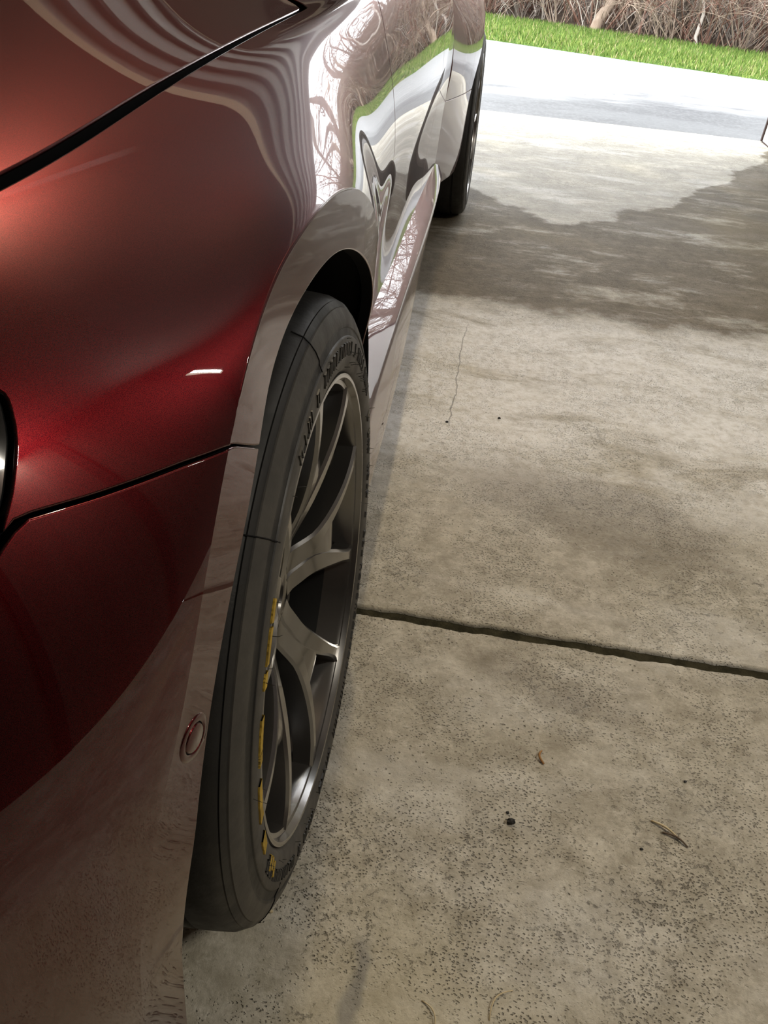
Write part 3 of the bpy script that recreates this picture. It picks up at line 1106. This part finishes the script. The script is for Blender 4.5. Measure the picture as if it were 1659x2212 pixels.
# wheel wells and underbody
def well(yc, rad):
    """liner: down in front of the wheel, over it and down behind, closed on the inner side"""
    path = [(-1, 0, z) for z in np.linspace(0.16, WZ, 6)[:-1]] + [(math.cos(a), math.sin(a), WZ) for a in np.linspace(math.pi, 0, 48)] + [(1, 0, z) for z in np.linspace(WZ, 0.2, 6)[1:]]
    prof = [(-0.085, rad), (-0.14, rad + 0.012), (-0.40, rad + 0.012)]
    v = [((x if j else -0.085 + 0.055 * float(sstep(-0.95, -0.55, c)) + 0.014 * float(sstep(-0.1, 0.35, c))), yc + r * c, zl + r * s_) for (c, s_, zl) in path for j, (x, r) in enumerate(prof)]
    f = [(i * 3 + j, i * 3 + j + 1, i * 3 + j + 4, i * 3 + j + 3) for i in range(len(path) - 1) for j in range(2)]
    k = len(v)
    v.append((-0.40, yc, 0.2))
    f += [(k, i * 3 + 2, (i + 1) * 3 + 2) for i in range(len(path) - 1)]
    return mesh_obj('wheel_arch_liner', v, f, M['cavity'], car, True)


well(0.0, 0.374)
well(WB, 0.382)
MB().box((CX * 2 + 0.30, -0.45, 0.16), (-0.30, 3.3, 0.30)).build('underbody', M['cavity'], car)
# lower shield in front of the wheel
MB().box((-0.30, -0.80, 0.14), (-0.26, -0.40, 0.6)).build('bumper_inner_shield', M['cavity'], car)


# cabin: pillars, roof and glass
def cabin():
    ys = [0.78, 1.05, 1.5, 1.9, 2.4, 2.9, 3.25, 3.5]
    roofz = [0.93, 1.10, 1.36, 1.41, 1.41, 1.36, 1.2, 0.98]
    roofx = [-.26, -.26, -.33, -.36, -.36, -.34, -.30, -.30]
    beltx = [-.20, -.175, -.155, -.152, -.152, -.16, -.22, -.30]
    beltz = [.82, .91, .94, .95, .955, .955, .95, .94]
    yq = np.linspace(ys[0], ys[-1], 60)
    rz = natural_spline(ys, roofz, yq); rx = natural_spline(ys, roofx, yq)
    bx = natural_spline(ys, beltx, yq); bz = natural_spline(ys, beltz, yq)
    def strip_mesh(name, a, b, mat, k=8, bulge=0.0, rng_=None):
        P = []
        ii = list(rng_) if rng_ else list(range(len(yq)))
        for i in ii:
            for t in np.linspace(0, 1, k):
                P.append((a[i][0] * (1 - t) + b[i][0] * t, a[i][1] * (1 - t) + b[i][1] * t, a[i][2] * (1 - t) + b[i][2] * t + bulge * math.sin(math.pi * t / 2)))
        f = [(i * k + j, (i + 1) * k + j, (i + 1) * k + j + 1, i * k + j + 1) for i in range(len(ii) - 1) for j in range(k - 1)]
        return mesh_obj(name, P, f, mat, car, True)
    A = [(bx[i], yq[i], bz[i] - 0.01) for i in range(len(yq))]
    B = [(rx[i], yq[i], max(rz[i] - 0.05, bz[i] + 0.01)) for i in range(len(yq))]
    Cc = [(CX, yq[i], rz[i] + 0.03) for i in range(len(yq))]
    strip_mesh('side_window', A, B, M['glass'])
    i1, i2 = int(np.searchsorted(yq, 1.58)), int(np.searchsorted(yq, 2.75))
    strip_mesh('windscreen', B, Cc, M['glass'], 10, 0.02, range(0, i1 + 1))
    strip_mesh('roof', B, Cc, M['paint'], 10, 0.02, range(i1, i2 + 1))
    strip_mesh('rear_window', B, Cc, M['glass'], 10, 0.02, range(i2, len(yq)))


cabin()


# ================================================================== wheels
def spoke_mesh(mb):
    """one forked spoke, centred on local angle 0 (along +Y), front face on +X"""
    def xf(r):          # front face: set back at the hub, rising to the lip
        t = np.clip((r - 0.05) / (0.236 - 0.05), 0, 1)
        return -0.050 + 0.045 * (1 - (1 - t) ** 2.1)
    def ribbon(path, wid, dep, drop=None):
        k0 = len(mb.v)
        n = len(path)
        for i, (a, b) in enumerate(path):
            p0 = np.array(path[max(i - 1, 0)]); p1 = np.array(path[min(i + 1, n - 1)])
            d = p1 - p0; d = d / np.linalg.norm(d)
            nn = np.array([-d[1], d[0]])
            r = math.hypot(a, b)
            x = float(xf(r)) - (drop[i] if drop else 0.0); w = wid[i] / 2; dp = dep[i]
            ch = min(0.0035, w * 0.4)
            sec = [(-w * 1.15, x - dp), (-w, x - ch), (-w + ch, x), (w - ch, x), (w, x - ch), (w * 1.15, x - dp)]
            for (o, xx) in sec:
                mb.v.append((xx, a + nn[0] * o, b + nn[1] * o))
        for i in range(n - 1):
            for j in range(6):
                q = k0 + i * 6
                mb.f.append((q + j, q + (j + 1) % 6, q + 6 + (j + 1) % 6, q + 6 + j))
        mb.f.append(tuple(k0 + j for j in range(6)))
        mb.f.append(tuple(k0 + (n - 1) * 6 + j for j in range(6))[::-1])
    for s_ in (-1, 1):
        path, wid, dep = [], [], []
        for i in range(15):
            r = 0.040 + (0.238 - 0.040) * i / 14
            t = max(0, (r - 0.085) / (0.238 - 0.085))
            ang = s_ * (math.radians(7.5) + math.radians(11.5) * (1 - (1 - t) ** 1.5)) if r > 0.085 else s_ * math.radians(7.5)
            off_ = s_ * 0.010 * max(0, 1 - (r - 0.04) / 0.06)
            path.append((r * math.cos(ang), r * math.sin(ang) + off_))
            wid.append(0.030 - 0.013 * min(1, t * 1.6) + 0.010 * max(0, (t - 0.8) / 0.2) ** 2)
            dep.append(0.034 - 0.010 * t)
        ribbon(path, wid, dep)
    # web between the two arms, slightly recessed
    rs = np.linspace(0.045, 0.166, 17)
    ribbon([(r, 0) for r in rs], [0.028 + 0.022 * (i / 16) for i in range(17)], [0.030] * 17, [0.0015 + 0.024 * (1 - math.sqrt(max(0, 1 - max(0, (r - 0.128) / 0.038) ** 2))) for r in rs])


def make_wheel(name, loc, camber, phase, detail=True):
    wh = empty(name, loc, car)
    wh.rotation_euler = (0, -camber, 0)
    # tyre: outer face on local x = 0
    prof = [(-0.012, 0.2445), (-0.002, 0.2475), (0.0025, 0.252), (0.0045, 0.262), (0.0055, 0.272), (0.0050, 0.2835), (0.0042, 0.2845), (0.0030, 0.2852),
            (0.0012, 0.2925), (0.0022, 0.2935), (0.0020, 0.296), (-0.0005, 0.304), (-0.0045, 0.3115), (-0.0058, 0.3118), (-0.0065, 0.3135), (-0.0095, 0.3175), (-0.0108, 0.3172), (-0.0120, 0.3185),
            (-0.020, 0.3222), (-0.034, 0.3238), (-0.048, 0.3246), (-0.0485, 0.319), (-0.0555, 0.319), (-0.056, 0.3249), (-0.095, 0.325), (-0.0955, 0.319), (-0.107, 0.319), (-0.1075, 0.325),
            (-0.150, 0.325), (-0.1505, 0.319), (-0.162, 0.319), (-0.1625, 0.325), (-0.205, 0.3249), (-0.2055, 0.319), (-0.213, 0.319), (-0.2135, 0.3244), (-0.240, 0.322), (-0.255, 0.314), (-0.262, 0.296), (-0.262, 0.275), (-0.252, 0.246)]
    n = 180
    mb = MB().lathe_x(prof, n)
    m = len(prof)
    mi = []
    for i in range(n):
        for j in range(m - 1):
            mi.append(1 if (1 <= j <= 5 or 10 <= j <= 12) else 0)
    ty = mesh_obj('tyre', mb.v, mb.f, None, wh, True, mats=[M['tyre'], M['side']], mi=mi)
    auto_smooth(ty, 40)
    # rim: lip, barrel
    mb = MB().lathe_x([(-0.004, 0.2478), (0.0008, 0.2470), (0.0016, 0.2448), (0.0008, 0.2425), (-0.003, 0.2412), (-0.006, 0.2400), (-0.007, 0.2355), (-0.012, 0.2335), (-0.040, 0.2305), (-0.060, 0.2230), (-0.12, 0.2210), (-0.20, 0.2250), (-0.235, 0.2400), (-0.245, 0.2470)], 160)
    mi = []
    for i in range(160):
        for j in range(13):
            mi.append(0 if j < 8 else 1)
    rim = mesh_obj('rim', mb.v, mb.f, None, wh, True, mats=[M['wheel'], M['barrel']], mi=mi)
    auto_smooth(rim, 50)
    # spokes
    for k in range(5):
        mb = MB()
        spoke_mesh(mb)
        sp = mb.build('spoke', M['wheel'], wh)
        auto_smooth(sp, 28)
        sp.rotation_euler = (math.radians(phase + 72 * k), 0, 0)
    hub = MB().lathe_x([(-0.060, 0.0001), (-0.058, 0.026), (-0.060, 0.029), (-0.052, 0.033), (-0.050, 0.040), (-0.052, 0.046), (-0.060, 0.050), (-0.062, 0.066), (-0.09, 0.072), (-0.12, 0.074)], 64).build('hub', M['wheel'], wh, True)
    auto_smooth(hub, 35)
    for k in range(5):
        a = math.radians(phase + 36 + 72 * k)
        nb = MB().lathe_x([(-0.050, 0.0001), (-0.050, 0.007), (-0.052, 0.0085), (-0.062, 0.0085)], 6).build('lug_nut', M['disc'], wh)
        nb.location = (0, 0.057 * math.cos(a), 0.057 * math.sin(a))
    # brake disc and caliper
    dsc = MB().lathe_x([(-0.105, 0.075), (-0.105, 0.172), (-0.108, 0.175), (-0.130, 0.175), (-0.133, 0.172), (-0.133, 0.06)], 96).build('brake_disc', M['disc'], wh, True)
    auto_smooth(dsc, 35)
    cal = MB().lathe_x([(-0.078, 0.115), (-0.072, 0.130), (-0.072, 0.185), (-0.080, 0.198), (-0.150, 0.198), (-0.158, 0.185), (-0.158, 0.115), (-0.078, 0.115)], 20, math.radians(35), math.radians(100))
    auto_smooth(cal.build('brake_caliper', M['caliper'], wh), 30)
    MB().lathe_x([(-0.17, 0.0001), (-0.17, 0.2)], 40).build('brake_backing_plate', M['cavity'], wh)
    if not detail:
        return wh
    r = random.Random(5)
    # moulded marks on the sidewall: short raised strokes, too worn to read
    def arc_block(mb, a0, a1, r0, r1, x0, x1, n=3):
        k = len(mb.v)
        for i in range(n + 1):
            a = a0 + (a1 - a0) * i / n
            for (x, rr) in ((x0, r0), (x1, r0 + 0.0004), (x1, r1 - 0.0004), (x0, r1)):
                mb.v.append((x, rr * math.cos(a), rr * math.sin(a)))
        for i in range(n):
            for j in range(3):
                q = k + i * 4 + j
                mb.f.append((q, q + 1, q + 5, q + 4))
        mb.f.append((k, k + 3, k + 2, k + 1))
        q = k + n * 4
        mb.f.append((q, q + 1, q + 2, q + 3))
    mb = MB()
    for (c0, c1, rr0, rr1, step) in ((30, 112, 0.2655, 0.2795, 2.7), (195, 250, 0.2655, 0.2770, 2.9), (258, 330, 0.262, 0.274, 3.0), (-28, 22, 0.262, 0.274, 3.0)):
        a = c0
        while a < c1:
            da = math.radians(step * r.uniform(0.5, 0.75))
            a0 = math.radians(a)
            th = math.radians(0.38)
            kind = r.random()
            arc_block(mb, a0, a0 + th, rr0, rr1, 0.0045, 0.0066, 1)
            if kind > 0.25:
                arc_block(mb, a0 + da - th, a0 + da, rr0, rr1, 0.0045, 0.0066, 1)
            if kind > 0.45:
                arc_block(mb, a0, a0 + da, rr1 - 0.0018, rr1, 0.0045, 0.0066, 3)
            if kind < 0.7:
                arc_block(mb, a0, a0 + da, rr0, rr0 + 0.0018, 0.0045, 0.0066, 3)
            a += step * (1.0 if r.random() > 0.14 else 2.2)
    tag(mb.build('sidewall_lettering', M['letter'], wh), kind='stuff')
    # worn yellow paint on some of the letters, front edge of the tyre
    for (a0, a1, b0, b1) in ((136.5, 140.5, .2585, .2635), (141.2, 147.5, .2575, .262), (148.6, 151.5, .2575, .2632), (156.5, 163.0, .258, .2632), (163.2, 165.6, .2578, .262), (169.5, 179.0, .258, .2632), (184.5, 189.5, .258, .264), (197.0, 198.6, .258, .266), (199.2, 201.0, .257, .263), (202.0, 203.8, .259, .267)):
        mb = MB()
        nn = 10
        k = 0
        for i in range(nn + 1):
            a = math.radians(a0 + (a1 - a0) * i / nn)
            j0, j1 = r.uniform(-.0007, .0007), r.uniform(-.0007, .0007)
            q0, q1 = b0 + .0015, b1 + .0065
            for (x, rr) in ((0.0030, q0 + j0), (0.0060, q0 + .0002 + j0), (0.0068, q1 + j1), (0.0040, q1 + .0004 + j1)):
                mb.v.append((x, rr * math.cos(a), rr * math.sin(a)))
        for i in range(nn):
            for j in range(3):
                q = i * 4 + j
                mb.f.append((q, q + 1, q + 5, q + 4))
        mb.build('yellow_tyre_mark', M['yellow'], wh)
    # moulding hairs standing off the sidewall
    mb = MB()
    for i in range(66):
        a = math.radians(r.uniform(0, 360))
        rr = r.choice([.2550, .2560, .2570, .2680, .2820]) + r.uniform(-.002, .002)
        L = r.uniform(0.004, 0.009)
        p = Vector((0.0045, rr * math.cos(a), rr * math.sin(a)))
        d = Vector((1, r.uniform(-.25, .25), r.uniform(-.3, .3)))
        mb.tube([p, p + d * L * .6, p + d * L + Vector((0, r.uniform(-1, 1), r.uniform(-1, 1))) * L * .15], [.00035, .0003, .0002], 4)
    tag(mb.build('rubber_hairs', M['tyre'], wh), kind='stuff')
    # radial moulding seams across the shoulder
    for a in (93, 268, 128, 215):
        a = math.radians(a)
        pts = []
        for (x, rr) in ((0.0052, .279), (0.0042, .2845), (0.0020, .2915), (0.0022, .296), (-0.0002, .304), (-0.0045, .3118), (-0.0095, .3178), (-0.020, .3224)):
            aa = a + (rr - .28) * 0.5
            pts.append((x + .0002, rr * math.cos(aa), rr * math.sin(aa)))
        MB().tube(pts, [.0006] * len(pts), 4).build('mould_seam', M['cavity'], wh)
    return wh


make_wheel('front_wheel', (0.0, 0.0, WR), 0.0356, -7)
make_wheel('rear_wheel', (0.016, WB, WR), 0.02, -20, detail=False)

# grille between the two bumper corners
gv, gf = [], []
for i in range(13):
    x = CX - 0.26 + 0.52 * i / 12
    for z in (0.16, 0.30, 0.46, 0.60, 0.66):
        gv.append((x, -0.905 - 0.03 * (1 - ((x - CX) / 0.26) ** 2) + 0.03 * max(0, z - 0.5) * 3, z))
gf = [(i * 5 + j, (i + 1) * 5 + j, (i + 1) * 5 + j + 1, i * 5 + j + 1) for i in range(12) for j in range(4)]
gr = mesh_obj('grille', gv, gf, M['black'], car, True)
sol = gr.modifiers.new('thickness', 'SOLIDIFY')
sol.thickness = 0.02
# the far side of the car mirrors the near side
MIRROR = Matrix.Translation((2 * CX, 0, 0)) @ Matrix.Scale(-1, 4, (1, 0, 0))


def copy_tree(o, parent, mat=None):
    c = o.copy()
    COL.objects.link(c)
    c.parent = parent
    if mat is not None:
        c.matrix_basis = mat @ o.matrix_basis
    for ch in list(o.children):
        copy_tree(ch, c)
    return c


for o in list(car.children):
    if o.name.split('.')[0] not in ('bonnet', 'cowl', 'grille', 'underbody'):
        copy_tree(o, car, MIRROR)


# ================================================================== litter on the floor
M['stone'] = simple('black_gravel', (0.012, 0.012, 0.012), 0.6)
M['straw'] = simple('dry_straw', (0.62, 0.52, 0.33), 0.7)
M['twig'] = simple('dry_twig', (0.16, 0.12, 0.085), 0.8)
M['leafbit'] = simple('rust_leaf', (0.36, 0.19, 0.07), 0.8)


def pebble(x, y, size, label, mat='stone', seed=0):
    r = random.Random(seed)
    bm = bmesh.new()
    bmesh.ops.create_icosphere(bm, subdivisions=2, radius=size)
    for vv in bm.verts:
        k = 1 + r.uniform(-.28, .22)
        vv.co = Vector((vv.co.x * k * 1.1, vv.co.y * k * .85, vv.co.z * k * .7))
    zmin = min(vv.co.z for vv in bm.verts)
    for vv in bm.verts:
        vv.co.z -= zmin
    me = bpy.data.meshes.new('pebble')
    bm.to_mesh(me)
    bm.free()
    me.materials.append(M[mat])
    o = bpy.data.objects.new('pebble', me)
    COL.objects.link(o)
    o.location = (x, y, 0.0)
    return tag(o, label, 'pebble', 'grit on the garage floor')


def bit(name, x, y, ang, length, rad, mat, label, bend=0.15, cat='twig'):
    d = Vector((math.cos(ang), math.sin(ang), 0))
    n = Vector((-d.y, d.x, 0))
    pts = [d * length * (t - .5) + n * length * bend * (math.sin(math.pi * t) - .5) + Vector((0, 0, rad + .003 * math.sin(math.pi * t))) for t in [i / 8 for i in range(9)]]
    o = MB().tube(pts, [rad * (1 - .5 * abs(i / 8 - .4)) for i in range(9)], 6).build(name, M[mat], None, True)
    o.location = (x, y, 0)
    return tag(o, label, cat, 'scraps on the garage floor')


pebble(0.260, -0.012, 0.0052, 'black gravel stone on the slab in front of the joint', seed=1)
pebble(0.256, 0.001, 0.0022, 'tiny black grit just beyond the black gravel stone', seed=2)
pebble(-0.013, -0.180, 0.0022, 'tiny pale pebble on the floor at the foot of the front tyre', 'straw', 3)
pebble(0.501, 0.098, 0.0022, 'small dark grit near the right edge, between joint and dry twig', seed=4)
pebble(0.428, -0.017, 0.0020, 'small dark grit left of the dry twig', seed=5)
pebble(0.214, 1.047, 0.0035, 'dark grit on the pale patch of concrete beyond the joint', seed=6)
pebble(0.093, 0.995, 0.0036, 'dark grit at the near end of the hairline crack', seed=7)
bit('twig', 0.463, 0.017, -0.55, 0.040, 0.0016, 'straw', 'pale dry twig on the floor near the right edge of the picture', 0.05)
bit('twig', 0.474, 0.006, -0.45, 0.034, 0.0014, 'twig', 'dark twig lying against the pale dry twig', 0.1)
bit('straw', 0.180, -0.253, -1.0, 0.030, 0.0009, 'straw', 'short bent straw on the floor at the bottom of the picture', 0.2, 'straw')
bit('straw', 0.251, -0.229, 0.95, 0.042, 0.0009, 'straw', 'curved straw right of the short bent straw', 0.2, 'straw')
bit('leaf_scrap', 0.301, 0.097, 1.7, 0.022, 0.0018, 'leafbit', 'small rust-brown leaf scrap on the slab', 0.25, 'leaf')

# ================================================================== thicket, lawn grass
def bark(name, a, c):
    return mat_noisy(name, a, c, 9, 0.9, 0.15, 0.3, (1, 1, 0.3))


M['bark_tan'] = bark('tan_bark', (0.27, 0.20, 0.15), (0.43, 0.34, 0.27))
M['bark_red'] = bark('reddish_brown_bark', (0.15, 0.08, 0.06), (0.23, 0.13, 0.10))
M['bark_grey'] = bark('grey_brown_bark', (0.16, 0.13, 0.11), (0.27, 0.23, 0.20))
M['bark_white'] = bark('pale_bark', (0.52, 0.46, 0.40), (0.66, 0.60, 0.54))
M['bark_dark'] = bark('dark_bark', (0.12, 0.085, 0.07), (0.20, 0.15, 0.125))
M['bud'] = simple('fresh_leaf_bud', (0.42, 0.52, 0.08), 0.7)


def grow(mb, p, d, length, rad, r, depth, seg=6, curl=0.25, droop=0.0, kids=(3, 5), sides=4, spread=0.7):
    """one cane with side shoots"""
    pts, rads = [p], [rad]
    q = p.copy()
    dd = d.normalized()
    nodes = []
    for i in range(seg):
        dd = (dd + Vector((r.uniform(-1, 1), r.uniform(-1, 1), r.uniform(-1, 1))) * curl + Vector((0, 0, -droop * (i + 1) / seg))).normalized()
        q = q + dd * (length / seg)
        pts.append(q.copy())
        rads.append(rad * (1 - 0.8 * (i + 1) / seg))
        nodes.append((q.copy(), dd.copy()))
    mb.tube(pts, rads, sides, cap=False)
    if depth > 0:
        for _ in range(r.randint(*kids)):
            b, bd = nodes[r.randrange(1 if seg > 2 else 0, len(nodes))]
            nd = (bd + Vector((r.uniform(-1, 1), r.uniform(-1, 1), r.uniform(-0.6, 1))) * spread).normalized()
            grow(mb, b, nd, length * r.uniform(0.35, 0.6), rad * 0.5, r, depth - 1, max(3, seg - 1), curl, droop * 1.2, kids, 3 if depth < 2 else sides, spread)


def shrub_mesh(seed, h, canes, droop, curl, rad):
    r = random.Random(seed)
    mb = MB()
    for _ in range(canes):
        a = r.uniform(0, 2 * math.pi)
        lean = r.uniform(0.1, 0.9)
        p = Vector((math.cos(a) * r.uniform(0, 0.18), math.sin(a) * r.uniform(0, 0.18), -0.05))
        grow(mb, p, Vector((math.cos(a) * lean, math.sin(a) * lean, 1)), h * r.uniform(0.6, 1.15), rad * r.uniform(0.6, 1.2), r, 2, 7, curl, droop, (2, 5))
    return mb


def tree_mesh(seed, h, rad, first=0.25, kids=(6, 9), curl=0.10):
    r = random.Random(seed)
    mb = MB()
    seg = 12
    q, dd = Vector((0, 0, -0.1)), Vector((r.uniform(-.08, .08), r.uniform(-.08, .08), 1))
    pts, rads = [q.copy()], [rad]
    for i in range(seg):
        dd = (dd + Vector((r.uniform(-1, 1), r.uniform(-1, 1), 0.4)) * curl).normalized()
        q = q + dd * h / seg
        pts.append(q.copy()); rads.append(rad * (1 - 0.85 * (i + 1) / seg))
    mb.tube(pts, rads, 6, cap=False)
    for _ in range(r.randint(*kids) * 2):
        i = r.randrange(max(1, int(first * seg)), seg)
        a = r.uniform(0, 2 * math.pi)
        grow(mb, pts[i], Vector((math.cos(a), math.sin(a), r.uniform(0.1, 1.0))), h * r.uniform(0.18, 0.42) * (1.2 - i / seg), rads[i] * 0.5, r, 2, 6, 0.2, 0.05, (3, 5))
    return mb


def placed(name, me, loc, rz, sc, label, cat, group):
    o = bpy.data.objects.new(name, me)
    COL.objects.link(o)
    o.location = loc
    o.rotation_euler = (0, 0, rz)
    o.scale = (sc, sc, sc)
    return tag(o, label, cat, group)


def mesh_only(mb, name, mat):
    me = bpy.data.meshes.new(name)
    me.from_pydata(mb.v, [], mb.f)
    me.materials.append(mat)
    me.polygons.foreach_set('use_smooth', [True] * len(me.polygons))
    return me


rt = random.Random(21)
kinds = []
for i, (h, canes, droop, curl, rad, mat) in enumerate([(1.7, 12, .22, .13, .010, 'bark_tan'), (1.3, 12, .30, .16, .008, 'bark_red'), (2.1, 9, .10, .10, .012, 'bark_grey'), (1.5, 13, .26, .2, .008, 'bark_tan'),
                                                        (1.9, 9, .05, .09, .011, 'bark_red'), (1.0, 14, .30, .22, .007, 'bark_grey'), (1.7, 6, .34, .12, .009, 'bark_white')]):
    kinds.append(mesh_only(shrub_mesh(100 + i, h, canes, droop, curl, rad), 'bare_shrub', M[mat]))
trees = [mesh_only(tree_mesh(200 + i, h, rad), 'bare_tree', M[mat]) for i, (h, rad, mat) in enumerate([(6.5, .07, 'bark_grey'), (8.0, .10, 'bark_dark'), (5.2, .045, 'bark_red'), (7.2, .08, 'bark_tan')])]
SH = ['tangled tan bare shrub in the thicket behind the lawn', 'reddish brown bare shrub in the thicket behind the lawn', 'grey upright bare shrub in the thicket behind the lawn',
      'wiry tan shrub with crossing twigs in the thicket behind the lawn', 'straight red-stemmed bare shrub in the thicket behind the lawn', 'low grey bare shrub at the foot of the thicket', 'pale arching shrub with long bent canes in the thicket behind the lawn']
# the part of the thicket in view is packed; the flanks only show in the paintwork
for i in range(215):
    near = i < 160
    x = rt.uniform(-2.2, 5.6) if near else rt.choice([rt.uniform(5.6, 15), rt.uniform(-14, -2.2)])
    d = (abs(rt.gauss(0, 1)) * 1.1 + 0.06) if near else rt.uniform(0.1, 4)
    y = EDGE_B(x) + d
    k = rt.randrange(len(kinds))
    placed('bare_shrub', kinds[k], (x, y, bank_z(x, y) - 0.02), rt.uniform(0, 6.28), rt.uniform(0.7, 1.25), SH[k], 'shrub', 'bare shrubs behind the lawn')
TL = ['grey bare tree standing in the wood beyond the lawn', 'dark bare tree standing in the wood beyond the lawn', 'slender red-brown bare tree in the wood beyond the lawn', 'tan bare tree standing in the wood beyond the lawn']
for i in range(46):
    x = rt.uniform(-7, 16)
    y = EDGE_B(x) + rt.uniform(1.0, 9.0)
    k = rt.randrange(4)
    placed('bare_tree', trees[k], (x, y, bank_z(x, y) - 0.05), rt.uniform(0, 6.28), rt.uniform(0.7, 1.15), TL[k], 'tree', 'bare trees beyond the lawn')


# single stems that stand out
def stem(name, pts, rads, mat, label):
    mb = MB().tube(pts, rads, 7, cap=False)
    r = random.Random(len(label))
    for i in range(2, len(pts)):
        for _ in range(2):
            grow(mb, Vector(pts[i]), Vector((r.uniform(-1, 1), r.uniform(-.6, .6), r.uniform(.2, 1))), r.uniform(.3, .7), rads[i] * .35, r, 1, 5, .2, .05, (2, 3))
    x, y, z = pts[0]
    return tag(mb.build(name, M[mat], None, True), label, 'tree')


stem('pale_sapling', [(2.35, 10.98, 0.0), (2.31, 11.0, .12), (2.34, 11.03, .35), (2.29, 11.05, .55), (2.40, 11.06, .8), (2.36, 11.1, 1.2), (2.45, 11.1, 1.8), (2.40, 11.15, 2.6)], [.024, .022, .02, .019, .017, .015, .012, .008], 'bark_white', 'pale crooked sapling at the edge of the lawn')
stem('red_sapling', [(1.66, 11.3, 0.0), (1.69, 11.32, .3), (1.70, 11.34, .7), (1.74, 11.36, 1.2), (1.76, 11.4, 2.0)], [.017, .016, .014, .012, .008], 'bark_red', 'straight dark red sapling behind the lawn')
stem('tan_trunk', [(1.12, 11.62, -.05), (1.17, 11.7, .15), (1.30, 11.8, .34), (1.36, 11.85, .5), (1.44, 11.9, .8), (1.66, 12.0, 1.3), (1.75, 12.1, 2.2)], [.075, .068, .06, .05, .042, .034, .02], 'bark_tan', 'leaning tan tree trunk behind the lawn, nearest the car')


def lawn_blades():
    r = random.Random(3)
    v, f, mi = [], [], []
    for i in range(30000):
        x = r.uniform(-1.6, 4.6)
        s_ = r.random()
        y = EDGE_A(x) + (EDGE_B(x) - EDGE_A(x)) * s_ + r.uniform(-0.05, 0.08)
        h = r.uniform(0.03, 0.07)
        wd = r.uniform(0.004, 0.010)
        a = r.uniform(0, 3.14)
        cx_, sy_ = math.cos(a) * wd, math.sin(a) * wd
        z = LAWN_Z(s_) - 0.004
        k = len(v)
        lx, ly = r.uniform(-.03, .03), r.uniform(-.03, .03)
        v += [(x - cx_, y - sy_, z), (x + cx_, y + sy_, z), (x + lx, y + ly, z + h)]
        f.append((k, k + 1, k + 2))
        mi.append(0 if r.random() < .35 + .4 * s_ else (1 if r.random() < .8 else 2))
    o = mesh_obj('lawn_grass', v, f, None, None, False, mats=[simple('grass_green', (0.095, 0.165, 0.03), 0.7, spec=.2), simple('grass_bright', (0.185, 0.25, 0.055), 0.7, spec=.2), simple('grass_straw', (0.34, 0.30, 0.15), 0.8, spec=.2)], mi=mi)
    tag(o, 'strip of bright green mown grass beyond the driveway', 'grass', kind='stuff')


lawn_blades()
